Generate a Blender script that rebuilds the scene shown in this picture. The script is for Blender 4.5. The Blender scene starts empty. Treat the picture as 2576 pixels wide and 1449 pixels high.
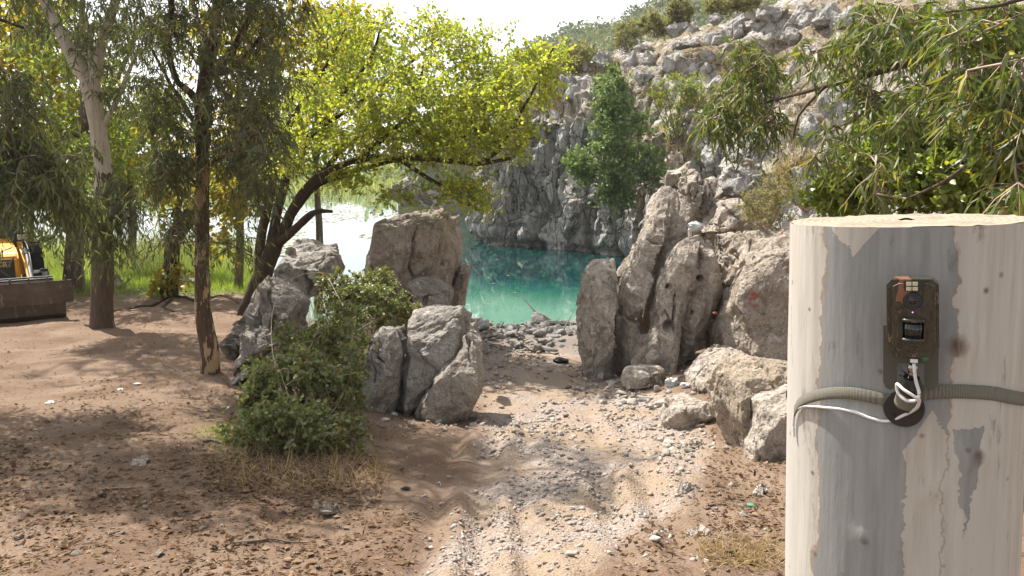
import bpy, bmesh, math, random
import numpy as np
from mathutils import Matrix, Vector
from mathutils.bvhtree import BVHTree

# ------------------------------------------------------------------ camera, sky, sun, exposure
S = bpy.context.scene
COL = S.collection
VW, VH, F = 2576.0, 1449.0, 1850.0          # the photograph's view plane, in pixels, and its focal length
PITCH = math.radians(9.04)
CZ = 4.6                                    # eye height above the water (m)
cp, sp = math.cos(PITCH), math.sin(PITCH)
cam = bpy.data.cameras.new('camera')
cam.sensor_width = 36.0
cam.lens = 36.0 * F / VW
cam.clip_start = 0.05
cam.clip_end = 3000
camo = bpy.data.objects.new('camera', cam)
COL.objects.link(camo)
camo.location = (0, 0, CZ)
camo.rotation_euler = (math.pi / 2 - PITCH, 0, 0)
S.camera = camo

SUN_ELEV = math.radians(54)
SUN_DIR = Vector((-0.66, 0.75, 0)).normalized()     # horizontal direction towards the sun
world = bpy.data.worlds.new('World')
S.world = world
world.use_nodes = True
wn = world.node_tree.nodes
wl = world.node_tree.links
sky = wn.new('ShaderNodeTexSky')
sky.sky_type = 'NISHITA'
sky.sun_disc = False
sky.sun_elevation = SUN_ELEV
sky.sun_rotation = math.atan2(SUN_DIR.x, SUN_DIR.y)
sky.air_density = 1.0
sky.dust_density = 2.0
sky.ozone_density = 1.0
bg = wn['Background']
bg.inputs['Strength'].default_value = 0.115
hazy = wn.new('ShaderNodeHueSaturation')      # a hazy white sky
hazy.inputs['Saturation'].default_value = 0.15
wl.new(sky.outputs[0], hazy.inputs['Color'])
wl.new(hazy.outputs[0], bg.inputs[0])

sun = bpy.data.lights.new('sun', 'SUN')
sun.energy = 4.3
sun.angle = math.radians(0.6)
sun.color = (1.0, 0.94, 0.85)
suno = bpy.data.objects.new('sun', sun)
COL.objects.link(suno)
sd = Vector((SUN_DIR.x * math.cos(SUN_ELEV), SUN_DIR.y * math.cos(SUN_ELEV), math.sin(SUN_ELEV)))
suno.rotation_euler = sd.to_track_quat('Z', 'Y').to_euler()
suno.location = (-20, 30, 60)

S.view_settings.view_transform = 'Standard'
S.view_settings.look = 'None'
S.view_settings.gamma = 1
S.view_settings.use_curve_mapping = False
S.view_settings.exposure = 1.30
try:
    S.cycles.use_denoising = True
    S.cycles.max_bounces = 8
    S.cycles.diffuse_bounces = 4
    S.cycles.transmission_bounces = 6
    S.cycles.transparent_max_bounces = 8
    S.cycles.sample_clamp_indirect = 8
except Exception:
    pass

rng = np.random.default_rng(7)
random.seed(7)

# ------------------------------------------------------------------ helpers: pixels, noise, meshes, tags
def ray(px, py):
    u = (np.asarray(px, float) - VW / 2) / F
    v = (VH / 2 - np.asarray(py, float)) / F
    return np.stack([u, cp + v * sp, -sp + v * cp], -1)

def at(px, py, D):
    r = ray(px, py)
    s = np.asarray(D, float) / r[..., 1]
    return r * s[..., None] + np.array([0, 0, CZ])

def project(P):
    P = np.asarray(P, float) - np.array([0, 0, CZ])
    f = P[:, 1] * cp - P[:, 2] * sp
    u = P[:, 1] * sp + P[:, 2] * cp
    f = np.where(f < 0.05, 0.05, f)
    return VW / 2 + F * P[:, 0] / f, VH / 2 - F * u / f, f

def _h(i, j, k, s):
    h = (i * 374761393 + j * 668265263 + k * 2147483647 + s * 1274126177).astype(np.uint64) & np.uint64(0xffffffff)
    h = ((h ^ (h >> np.uint64(13))) * np.uint64(1274126177)) & np.uint64(0xffffffff)
    h = ((h ^ (h >> np.uint64(15))) * np.uint64(2246822519)) & np.uint64(0xffffffff)
    h = h ^ (h >> np.uint64(16))
    return h.astype(np.float64) / 4294967296.0

def vnoise(p, seed=0):
    p = np.asarray(p, float) + 1000.0
    i = np.floor(p).astype(np.int64)
    f = p - i
    w = f * f * f * (f * (f * 6 - 15) + 10)
    o = 0
    for a in (0, 1):
        for b in (0, 1):
            for c in (0, 1):
                wt = (w[:, 0] if a else 1 - w[:, 0]) * (w[:, 1] if b else 1 - w[:, 1]) * (w[:, 2] if c else 1 - w[:, 2])
                o = o + wt * _h(i[:, 0] + a, i[:, 1] + b, i[:, 2] + c, seed)
    return o * 2 - 1

def fbm(p, octv=4, seed=0, gain=.5):
    o = 0
    a = 1.0
    for k in range(octv):
        o = o + a * vnoise(np.asarray(p) * (2.03 ** k), seed + k * 17)
        a *= gain
    return o

def voro(p, seed=0, facet=False):
    p = np.asarray(p, float) + 1000.0
    i = np.floor(p).astype(np.int64)
    f1 = np.full(len(p), 9.0)
    f2 = np.full(len(p), 9.0)
    idv = np.zeros(len(p))
    fac = np.zeros(len(p))
    for a in (-1, 0, 1):
        for b in (-1, 0, 1):
            for c in (-1, 0, 1):
                I, J, K = i[:, 0] + a, i[:, 1] + b, i[:, 2] + c
                q = np.stack([I + _h(I, J, K, seed + 1), J + _h(I, J, K, seed + 2), K + _h(I, J, K, seed + 3)], -1)
                d = np.sqrt(((q - p) ** 2).sum(-1))
                near = d < f1
                f2 = np.where(near, f1, np.minimum(f2, d))
                idv = np.where(near, _h(I, J, K, seed + 4), idv)
                if facet:
                    g = sum((_h(I, J, K, seed + 5 + c_) - .5) * (p[:, c_] - q[:, c_]) for c_ in range(3))
                    fac = np.where(near, g, fac)
                f1 = np.where(near, d, f1)
    return (f1, f2, idv, fac) if facet else (f1, f2, idv)

def sstep(a, b, x):
    t = np.clip((x - a) / (b - a), 0, 1)
    return t * t * (3 - 2 * t)

def chips(P, N, k, seed, n, r0, r1, depth, jit=.3):
    """flat broken faces: planes that slice the surface off around random points"""
    r = np.random.default_rng(seed)
    for i in range(n):
        j = int(r.integers(len(P)))
        R_ = k * r.uniform(r0, r1)
        c = P[j].copy()
        nn = N[j] + r.normal(size=3) * jit
        nn = nn / np.linalg.norm(nn)
        d = P - c
        m = np.flatnonzero((np.abs(d[:, 0]) < R_) & (np.abs(d[:, 1]) < R_) & (np.abs(d[:, 2]) < R_ * 1.5))
        if not len(m):
            continue
        m = m[(N[m] @ nn) > .35]
        t = d[m] @ nn + R_ * r.uniform(.01, depth)
        e = np.linalg.norm(d[m], axis=1) / R_
        P[m] -= nn[None] * (np.clip(t, 0, R_ * depth * 1.3) * sstep(1.25, .85, e))[:, None]
    return P

def norm(v):
    v = np.asarray(v, float)
    return v / np.maximum(np.linalg.norm(v, axis=-1, keepdims=True), 1e-9)

def sstep(a, b, x):
    t = np.clip((x - a) / (b - a), 0, 1)
    return t * t * (3 - 2 * t)

def mesh_arrays(name, V, faces, mat=None, col=None, smooth=False):
    """faces: list of int arrays shaped (n, k) for several k"""
    m = bpy.data.meshes.new(name)
    V = np.ascontiguousarray(V, dtype=np.float32)
    m.vertices.add(len(V))
    m.vertices.foreach_set('co', V.ravel())
    faces = [np.asarray(f, dtype=np.int32) for f in faces if len(f)]
    nl = sum(f.size for f in faces)
    npoly = sum(len(f) for f in faces)
    m.loops.add(nl)
    m.polygons.add(npoly)
    m.loops.foreach_set('vertex_index', np.concatenate([f.ravel() for f in faces]))
    tot = np.concatenate([np.full(len(f), f.shape[1], np.int32) for f in faces])
    st = np.zeros(npoly, np.int32)
    st[1:] = np.cumsum(tot)[:-1]
    m.polygons.foreach_set('loop_start', st)
    if smooth:
        m.polygons.foreach_set('use_smooth', np.ones(npoly, bool))
    if col is not None:
        a = m.attributes.new('var', 'FLOAT_COLOR', 'POINT')
        c = np.ones((len(V), 4), np.float32)
        c[:, :3] = col
        a.data.foreach_set('color', c.ravel())
    m.update(calc_edges=True)
    m.validate()
    if mat:
        m.materials.append(mat)
    return m

def link(name, mesh, parent=None, loc=(0, 0, 0), mat=None):
    o = bpy.data.objects.new(name, mesh)
    COL.objects.link(o)
    o.location = loc
    if parent is not None:
        o.parent = parent
    if mat is not None and mesh is not None and not mesh.materials:
        mesh.materials.append(mat)
    return o

def tag(o, label, cat, group=None):
    o['label'] = label
    o['category'] = cat
    if group:
        o['group'] = group
    return o

def thing(name, label, cat, loc, group=None, rz=0.0):
    o = bpy.data.objects.new(name, None)
    o.empty_display_size = .2
    COL.objects.link(o)
    o.location = tuple(float(c) for c in loc)
    o.rotation_euler = (0, 0, rz)
    return tag(o, label, cat, group)

def structure(o):
    o['kind'] = 'structure'
    return o

def stuff(o, label=None):
    o['kind'] = 'stuff'
    if label:
        o['label'] = label
    return o

def grid_faces(nr, nc):
    i = np.arange(nr * nc).reshape(nr, nc)
    return np.stack([i[:-1, :-1], i[:-1, 1:], i[1:, 1:], i[1:, :-1]], -1).reshape(-1, 4)

class MB:
    """small bmesh collector"""
    def __init__(self):
        self.bm = bmesh.new()
    def box(self, c, s, rot=None, bev=0):
        r = bmesh.ops.create_cube(self.bm, size=1)
        M = Matrix.Translation(c) @ (rot.to_4x4() if rot is not None else Matrix.Identity(4)) @ Matrix.Diagonal((s[0], s[1], s[2], 1))
        bmesh.ops.transform(self.bm, matrix=M, verts=r['verts'])
        if bev:
            e = list({e for v in r['verts'] for e in v.link_edges})
            bmesh.ops.bevel(self.bm, geom=e, offset=bev, segments=2, affect='EDGES', profile=.6)
        return self
    def cyl(self, a, b, r1, r2=None, n=16, caps=True):
        a = Vector(a); b = Vector(b)
        r = bmesh.ops.create_cone(self.bm, cap_ends=caps, segments=n, radius1=r1, radius2=r1 if r2 is None else r2, depth=(b - a).length)
        M = Matrix.Translation((a + b) / 2) @ (b - a).to_track_quat('Z', 'Y').to_matrix().to_4x4()
        bmesh.ops.transform(self.bm, matrix=M, verts=r['verts'])
        return self
    def prism(self, poly, y0, y1, axis='y'):
        """polygon in two axes extruded along the third"""
        def p3(p, t):
            return {'y': (p[0], t, p[1]), 'x': (t, p[0], p[1]), 'z': (p[0], p[1], t)}[axis]
        A = [self.bm.verts.new(p3(p, y0)) for p in poly]
        B = [self.bm.verts.new(p3(p, y1)) for p in poly]
        n = len(poly)
        fs = [self.bm.faces.new(A), self.bm.faces.new(B[::-1])]
        for i in range(n):
            fs.append(self.bm.faces.new((A[i], B[i], B[(i + 1) % n], A[(i + 1) % n])))
        bmesh.ops.recalc_face_normals(self.bm, faces=fs)
        return self
    def build(self, name, mat, parent=None, loc=(0, 0, 0), smooth=False):
        m = bpy.data.meshes.new(name)
        bmesh.ops.recalc_face_normals(self.bm, faces=self.bm.faces[:])
        self.bm.to_mesh(m)
        self.bm.free()
        if smooth:
            for p in m.polygons:
                p.use_smooth = True
        m.materials.append(mat)
        return link(name, m, parent, loc)

def resample(P, step):
    P = np.asarray(P, float)
    d = np.r_[0, np.cumsum(np.linalg.norm(np.diff(P[:, :3], axis=0), axis=1))]
    n = max(2, int(math.ceil(d[-1] / step)) + 1)
    t = np.linspace(0, d[-1], n)
    k = np.minimum(np.searchsorted(d, t, side='right') - 1, len(P) - 2)
    # Catmull-Rom through the points
    out = []
    for tt, i in zip(t, k):
        p1, p2 = P[i], P[i + 1]
        p0 = P[i - 1] if i > 0 else 2 * p1 - p2
        p3 = P[i + 2] if i + 2 < len(P) else 2 * p2 - p1
        u = (tt - d[i]) / max(d[i + 1] - d[i], 1e-9)
        out.append(.5 * ((2 * p1) + (p2 - p0) * u + (2 * p0 - 5 * p1 + 4 * p2 - p3) * u * u + (3 * p1 - p0 - 3 * p2 + p3) * u ** 3))
    return np.array(out)

def tube(P, R, n=8, rough=0.0, seed=0):
    """verts, quads of a tube along P with radii R"""
    P = np.asarray(P, float)
    T = norm(np.gradient(P, axis=0))
    ref = np.array([0, 0, 1.0]) if abs(T[:, 2]).mean() < .8 else np.array([1.0, 0, 0])
    A = norm(np.cross(T, ref))
    B = np.cross(T, A)
    th = np.linspace(0, 2 * math.pi, n, endpoint=False)
    ring = A[:, None, :] * np.cos(th)[None, :, None] + B[:, None, :] * np.sin(th)[None, :, None]
    rr = np.asarray(R, float)[:, None] * np.ones((1, n))
    V = P[:, None, :] + ring * rr[..., None]
    if rough:
        q = V.reshape(-1, 3)
        rr = rr * (1 + rough * fbm(q * np.array([5, 5, 1.6]), 3, seed).reshape(rr.shape))
        V = P[:, None, :] + ring * rr[..., None]
    m = len(P)
    i = np.arange(m * n).reshape(m, n)
    j = np.roll(i, -1, axis=1)
    q = np.stack([i[:-1], j[:-1], j[1:], i[1:]], -1).reshape(-1, 4)
    return V.reshape(-1, 3), q

def tubes_mesh(name, tubes, mat, off=(0, 0, 0), n=5, smooth=True):
    Vs, Fs = [], []
    k = 0
    for P, R in tubes:
        V, q = tube(P, R, n)
        Vs.append(V); Fs.append(q + k)
        k += len(V)
    return mesh_arrays(name, np.concatenate(Vs) - np.asarray(off), [np.concatenate(Fs)], mat, smooth=smooth)

# ------------------------------------------------------------------ materials
class NT:
    def __init__(self, name):
        self.m = bpy.data.materials.new(name)
        self.m.use_nodes = True
        self.t = self.m.node_tree
        self.n = self.t.nodes
        self.out = self.n['Material Output']
        self.p = self.n['Principled BSDF']
    def new(self, typ, **kw):
        nd = self.n.new(typ)
        for k, v in kw.items():
            setattr(nd, k, v)
        return nd
    def ln(self, a, b):
        self.t.links.new(a, b)
    def setv(self, sock, v):
        if isinstance(v, bpy.types.NodeSocket):
            self.ln(v, sock)
        elif isinstance(v, (tuple, list)) and len(v) == 3 and sock.type == 'RGBA':
            sock.default_value = (*v, 1)
        else:
            sock.default_value = v
    def coord(self, kind='Object', scale=(1, 1, 1)):
        c = self.new('ShaderNodeTexCoord')
        mp = self.new('ShaderNodeMapping')
        mp.inputs['Scale'].default_value = scale
        self.ln(c.outputs[kind], mp.inputs['Vector'])
        return mp.outputs['Vector']
    def noise(self, vec, scale, detail=4, rough=.55, dist=0.0):
        nd = self.new('ShaderNodeTexNoise')
        self.ln(vec, nd.inputs['Vector'])
        nd.inputs['Scale'].default_value = scale
        nd.inputs['Detail'].default_value = detail
        nd.inputs['Roughness'].default_value = rough
        nd.inputs['Distortion'].default_value = dist
        return nd.outputs[0]
    def voro(self, vec, scale, feature='F1', rnd=1.0):
        nd = self.new('ShaderNodeTexVoronoi', feature=feature)
        self.ln(vec, nd.inputs['Vector'])
        nd.inputs['Scale'].default_value = scale
        nd.inputs['Randomness'].default_value = rnd
        return nd
    def math(self, op, a, b=0.0, c=None, clamp=False):
        nd = self.new('ShaderNodeMath', operation=op)
        nd.use_clamp = clamp
        self.setv(nd.inputs[0], a); self.setv(nd.inputs[1], b)
        if c is not None:
            self.setv(nd.inputs[2], c)
        return nd.outputs[0]
    def mrange(self, v, a, b, c=0.0, d=1.0):
        nd = self.new('ShaderNodeMapRange')
        nd.clamp = True
        self.ln(v, nd.inputs[0])
        for i, x in enumerate((a, b, c, d)):
            nd.inputs[i + 1].default_value = x
        return nd.outputs[0]
    def mix(self, f, a, b, mode='MIX'):
        nd = self.new('ShaderNodeMix', data_type='RGBA', blend_type=mode)
        self.setv(nd.inputs[0], f); self.setv(nd.inputs[6], a); self.setv(nd.inputs[7], b)
        return nd.outputs[2]
    def attr(self, name='var'):
        a = self.new('ShaderNodeAttribute', attribute_name=name)
        s = self.new('ShaderNodeSeparateColor')
        self.ln(a.outputs['Color'], s.inputs[0])
        return a.outputs['Color'], s.outputs
    def bump(self, h, strength=.5, dist=.02, prev=None):
        nd = self.new('ShaderNodeBump')
        nd.inputs['Strength'].default_value = strength
        nd.inputs['Distance'].default_value = dist
        self.ln(h, nd.inputs['Height'])
        if prev is not None:
            self.ln(prev, nd.inputs['Normal'])
        return nd.outputs[0]
    def finish(self, color, rough=.8, normal=None, spec=.3, metal=0.0):
        self.setv(self.p.inputs['Base Color'], color)
        self.setv(self.p.inputs['Roughness'], rough)
        self.p.inputs['Specular IOR Level'].default_value = spec
        self.p.inputs['Metallic'].default_value = metal
        if normal is not None:
            self.ln(normal, self.p.inputs['Normal'])
        return self.m

def plain(name, c, rough=.6, metal=0.0, spec=.4, var=.12, scale=8.0):
    t = NT(name)
    v = t.coord()
    n = t.noise(v, scale, 5)
    f = t.mrange(n, .3, .7)
    col = t.mix(f, tuple(x * (1 - var) for x in c), tuple(min(1, x * (1 + var)) for x in c))
    nb = t.bump(t.noise(v, scale * 6, 3), .15, .004)
    return t.finish(col, rough, nb, spec, metal)

def rock_mat(name, a, b, dark, pale, stain=.5, red=None, scale=1.0):
    """a,b base tones; dark lichen/weather stains; pale patches; red = (x,y,z,r) paint smear"""
    t = NT(name)
    v = t.coord()
    n1 = t.noise(v, 1.3 * scale, 6, .6, .6)
    col = t.mix(t.mrange(n1, .40, .60), a, b)
    n2 = t.noise(v, 3.6 * scale, 8, .72, .3)
    col = t.mix(t.math('MULTIPLY', t.mrange(n2, .50, .62), stain), col, dark)
    n3 = t.noise(v, 5.5 * scale, 8, .75, .6)
    col = t.mix(t.math('MULTIPLY', t.mrange(n3, .56, .60), .8), col, pale)
    n7 = t.noise(v, 16 * scale, 6, .75, .2)
    col = t.mix(t.math('MULTIPLY', t.mrange(n7, .56, .64), .65), col, dark)
    vs = t.coord(scale=(9 * scale, 9 * scale, 1.1 * scale))
    n4 = t.noise(vs, 1.0, 5, .6)
    col = t.mix(t.math('MULTIPLY', t.mrange(n4, .52, .7), .35), col, dark)
    n5 = t.noise(v, 45 * scale, 4, .7)
    col = t.mix(t.mrange(n5, .3, .7), tuple(x * .72 for x in (1, 1, 1)), (1.15, 1.15, 1.15), 'MIX') if False else col
    sp_ = t.mrange(n5, .30, .70, .62, 1.22)
    cc = t.new('ShaderNodeCombineColor')
    for i in range(3):
        t.ln(sp_, cc.inputs[i])
    col = t.mix(1.0, col, cc.outputs[0], 'MULTIPLY')
    if red:
        c = t.new('ShaderNodeTexCoord')
        d = t.new('ShaderNodeVectorMath', operation='DISTANCE')
        t.ln(c.outputs['Object'], d.inputs[0])
        d.name = 'paint_spot'
        t.m['paint_px'] = [float(q) for q in red[:3]]
        n6 = t.noise(v, 6, 4, .6, 1.0)
        m = t.math('SUBTRACT', red[3], d.outputs['Value'])
        m = t.math('ADD', m, t.math('MULTIPLY', t.math('SUBTRACT', n6, .55), red[3] * 4.0))
        m = t.mrange(m, 0, red[3] * .5, 0, .75)
        col = t.mix(m, col, (.36, .05, .05))
    b1 = t.bump(t.noise(v, 9 * scale, 8, .72), 1.0, .07)
    pit = t.voro(v, 14 * scale)
    pd = t.mrange(pit.outputs['Distance'], .0, .35)
    b2 = t.bump(pd, .35, .02, b1)
    b3 = t.bump(t.noise(v, 50 * scale, 5, .7), .7, .012, b2)
    return t.finish(col, .9, b3, .2)

def leaf_mat(name, c0, c1, c2, trans=.5, gloss=.06, tb=1.0, rough=.4):
    """var.r mixes c0->c1, var.g brings in c2 (dry / yellow), var.b brightness"""
    t = NT(name)
    _, s = t.attr()
    col = t.mix(s[0], c0, c1)
    col = t.mix(s[1], col, c2)
    br = t.mrange(s[2], 0, 1, .65, 1.3)
    cc = t.new('ShaderNodeCombineColor')
    for i in range(3):
        t.ln(br, cc.inputs[i])
    col = t.mix(1.0, col, cc.outputs[0], 'MULTIPLY')
    d = t.new('ShaderNodeBsdfDiffuse'); t.ln(col, d.inputs[0])
    tr = t.new('ShaderNodeBsdfTranslucent')
    tc = t.mix(1.0, col, (1.22 * tb, 1.22 * tb, .7 * tb), 'MULTIPLY')
    t.ln(tc, tr.inputs[0])
    m1 = t.new('ShaderNodeMixShader'); m1.inputs[0].default_value = trans
    t.ln(d.outputs[0], m1.inputs[1]); t.ln(tr.outputs[0], m1.inputs[2])
    g = t.new('ShaderNodeBsdfGlossy'); g.inputs['Roughness'].default_value = rough
    g.inputs[0].default_value = (1, 1, 1, 1)
    m2 = t.new('ShaderNodeMixShader'); m2.inputs[0].default_value = gloss
    t.ln(m1.outputs[0], m2.inputs[1]); t.ln(g.outputs[0], m2.inputs[2])
    t.ln(m2.outputs[0], t.out.inputs[0])
    return t.m

def bark_mat(name, dark, mid, pale, patch=.5, scale=1.0, zpale=None):
    """flaking bark: sharp-edged patches of pale inner bark; zpale=(z0,z1) turns pale above"""
    t = NT(name)
    v = t.coord(scale=(6 * scale, 6 * scale, 1.8 * scale))
    n1 = t.noise(v, 1.1, 5, .6, .4)
    n2 = t.noise(t.coord(scale=(14, 14, 2)), 2.0, 5, .65)
    base = t.mix(t.mrange(n2, .3, .7), dark, mid)
    thr = t.math('SUBTRACT', n1, patch)
    if zpale:
        c = t.new('ShaderNodeTexCoord')
        sx = t.new('ShaderNodeSeparateXYZ'); t.ln(c.outputs['Object'], sx.inputs[0])
        thr = t.math('ADD', thr, t.mrange(sx.outputs[2], zpale[0], zpale[1], -.15, .26))
    m = t.mrange(thr, -.006, .006)
    p2 = t.mix(t.mrange(t.noise(t.coord(scale=(5, 5, 1)), 3, 4), .35, .65), pale, tuple(x * .75 for x in pale))
    col = t.mix(m, base, p2)
    h = t.math('ADD', t.math('MULTIPLY', m, -.5), t.math('MULTIPLY', n2, .8))
    b = t.bump(h, 1.0, .04)
    b = t.bump(t.noise(t.coord(scale=(1, 1, .3)), 60, 4), .4, .006, b)
    return t.finish(col, .85, b, .2)

M = {}
M['rock_warm'] = rock_mat('warm_limestone', (.50, .435, .37), (.41, .35, .29), (.165, .135, .11), (.62, .57, .51), .75)
M['rock_grey'] = rock_mat('grey_limestone', (.40, .365, .325), (.30, .27, .235), (.12, .10, .085), (.54, .51, .47), .65)
M['rock_brown'] = rock_mat('brown_limestone', (.42, .36, .30), (.32, .27, .22), (.12, .095, .075), (.50, .45, .39), .6)
#M['rock_cliff'] = rock_mat('cliff_limestone', (.30, .29, .275), (.22, .21, .20), (.085, .082, .08), (.47, .46, .45), .6, scale=.45)
M['rock_crag'] = rock_mat('crag_limestone', (.42, .40, .375), (.32, .30, .28), (.12, .115, .11), (.58, .565, .545), .5, scale=.5)
M['rubble'] = plain('pale_rubble', (.34, .305, .265), .92, var=.25, scale=2.2, spec=.15)
M['slab_grey'] = plain('grey_broken_slab', (.20, .193, .185), .92, var=.35, scale=2.2, spec=.15)

M['euc'] = leaf_mat('eucalyptus_leaf', (.05, .075, .028), (.105, .125, .05), (.20, .16, .04), .42, .035, rough=.5)
M['euc_near'] = leaf_mat('eucalyptus_leaf_near', (.055, .095, .022), (.12, .165, .04), (.34, .30, .03), .48, .035, rough=.5)  # greener, more saturated leaf of the right-hand tree
M['mulberry'] = leaf_mat('mulberry_leaf', (.23, .32, .05), (.42, .45, .065), (.50, .38, .05), .57, .025)
M['plane'] = leaf_mat('plane_leaf', (.24, .26, .03), (.36, .29, .03), (.40, .26, .035), .55, .03)
M['back'] = leaf_mat('background_leaf', (.13, .20, .035), (.22, .28, .05), (.32, .26, .04), .5, .03)
M['bramble'] = leaf_mat('bramble_leaf', (.095, .145, .04), (.21, .26, .08), (.28, .18, .08), .40, .04)
M['vine'] = leaf_mat('vine_leaf', (.12, .185, .03), (.23, .29, .05), (.36, .32, .05), .50, .035)
M['cliffbush'] = leaf_mat('evergreen_leaf', (.095, .16, .055), (.19, .27, .095), (.26, .26, .09), .40, .03, rough=.5)
M['scrub'] = leaf_mat('dry_scrub_leaf', (.20, .215, .10), (.28, .28, .13), (.34, .25, .13), .35, .01)
M['farwood'] = leaf_mat('hazed_scrub_leaf', (.13, .17, .12), (.19, .215, .145), (.27, .26, .16), .3, .0)  # scrub green, with distance haze partly painted in as grey
M['grass'] = leaf_mat('green_grass', (.155, .245, .04), (.24, .32, .055), (.34, .33, .09), .52, .02)
M['reed'] = leaf_mat('reed_blade', (.17, .245, .065), (.255, .315, .10), (.40, .35, .19), .52, .02)
M['drygrass'] = leaf_mat('dry_grass', (.40, .29, .13), (.46, .36, .20), (.30, .20, .12), .3, .02)
M['litter'] = leaf_mat('fallen_leaf', (.14, .088, .056), (.215, .15, .10), (.08, .045, .028), .12, .0)
M['twig'] = plain('twig_bark', (.16, .12, .09), .9)
M['twig_pale'] = plain('dry_twig', (.33, .25, .18), .9)
M['lily'] = leaf_mat('lily_pad', (.20, .24, .10), (.34, .34, .20), (.42, .38, .22), .1, .12, rough=.3)
M['bark_peel'] = bark_mat('flaking_bark', (.06, .04, .027), (.12, .08, .055), (.44, .31, .18), .53)
M['bark_pale'] = bark_mat('pale_eucalyptus_bark', (.07, .05, .036), (.13, .095, .07), (.50, .43, .34), .56, 1.0, (2.2, 4.4))
M['bark_dark'] = bark_mat('dark_rough_bark', (.035, .024, .016), (.075, .05, .034), (.14, .10, .07), .70)
M['bark_grey'] = bark_mat('grey_brown_bark', (.10, .08, .06), (.19, .155, .12), (.36, .31, .25), .60)

# ------------------------------------------------------------------ ground
PY = [-8, 0, 4, 9.5, 13, 18, 22.6, 26, 32, 60, 900]
PZ = [3.4, 2.75, 2.25, 1.32, .92, .42, .0, -.7, -1.2, -2.0, -3]
LY = [-8, 0, 4, 10, 15.5, 22, 33, 37, 46, 60, 900]
LZ = [3.3, 2.75, 2.28, 1.66, 1.30, 1.08, .35, -.15, -1.0, -2, -3]
RY = [-8, 0, 4, 9, 13, 20, 30, 40, 60, 900]
RZ = [3.5, 2.9, 2.45, 1.65, 1.2, .9, .6, .3, .0, -3]
XL = ([0, 4, 10, 15, 20, 40, 60], [-1.2, -1.2, -2.1, -3.7, -6.4, -13.5, -22])
XR = ([0, 4, 9, 13, 18, 22, 30, 41, 60], [1.6, 1.8, 1.7, 1.5, 2.8, 4.0, 6.0, 8.5, 12])

def gz(x, y, fine=True):
    x = np.asarray(x, float); y = np.asarray(y, float)
    zp = np.interp(y, PY, PZ)
    zl = np.interp(y, LY, LZ)
    zr = np.interp(y, RY, RZ)
    xl = np.interp(y, *XL)
    xr = np.interp(y, *XR)
    wl_ = sstep(xl + .9, xl - 1.3, x)
    wr = sstep(xr - .2, xr + 2.0, x)
    z = zp * (1 - wl_) * (1 - wr) + zl * wl_ + zr * wr
    z = z + np.clip(x - xr - 1.5, 0, 9) * .16 * wr
    far = sstep(60, 130, y)
    if fine:
        sh = x.shape
        p = np.stack([x.ravel(), y.ravel(), np.zeros(x.size)], -1)
        n = fbm(p * .6, 3, 3).reshape(sh) * .055 + fbm(p * 2.6, 3, 9).reshape(sh) * .018
        near = sstep(40, 25, y)
        n = n + vnoise(p * 11, 21).reshape(sh) * .006 * near
        # tyre ruts running down the track, curving right towards the viewer
        for x0, dep in ((.95, .05), (1.32, .035), (-.1, .045), (-.5, .05), (.25, .03)):
            cx = x0 + .018 * (y - 9) ** 2 * np.where(y < 9, -.35, 0) + .12 * np.sin(y * .7 + x0)
            rut = np.exp(-((x - cx) / .10) ** 2) - .6 * np.exp(-((x - cx - .19) / .08) ** 2)
            n = n - 1.7 * dep * rut * sstep(12, 7, y) * (.6 + .5 * vnoise(p * np.array([1, 1.3, 1]), 5).reshape(sh))
        z = z + n * sstep(60, 40, y)
    return z * (1 - far) + -3.0 * far

def ghit(px, py):
    px = np.atleast_1d(np.asarray(px, float)); py = np.atleast_1d(np.asarray(py, float))
    r = ray(px, py)
    ds = np.r_[np.linspace(1.5, 14, 260), np.linspace(14.1, 60, 300)]
    out = np.zeros((len(px), 3))
    t = ds[None, :] / r[:, 1][:, None]
    X = r[:, 0][:, None] * t; Y = np.broadcast_to(ds[None, :], X.shape); Z = CZ + r[:, 2][:, None] * t
    below = Z < gz(X, Y, False)
    k = np.where(below.any(1), below.argmax(1), len(ds) - 1)
    i = np.arange(len(px))
    out[:, 0] = X[i, k]; out[:, 1] = Y[i, k]
    out[:, 2] = gz(out[:, 0], out[:, 1])
    return out

def in_poly(x, y, poly):
    x = np.asarray(x); y = np.asarray(y)
    c = np.zeros(x.shape, bool)
    n = len(poly)
    for i in range(n):
        x1, y1 = poly[i]; x2, y2 = poly[(i + 1) % n]
        if y1 == y2:
            continue
        m = ((y1 > y) != (y2 > y)) & (x < (x2 - x1) * (y - y1) / (y2 - y1) + x1)
        c ^= m
    return c

GRAVEL = [(1240, 780), (1460, 790), (1475, 900), (1560, 960), (1740, 1010), (1800, 1140), (1690, 1290), (1560, 1370), (1500, 1470), (1050, 1470), (1180, 1290), (1215, 1120), (1225, 1000), (1200, 850)]

def soft_mask(px, py, poly, soft):
    acc = 0
    for k in range(9):
        a = k * 2.4
        acc = acc + in_poly(px + soft * math.cos(a) * (k / 9), py + soft * .6 * math.sin(a) * (k / 9), poly)
    return acc / 9.0

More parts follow.
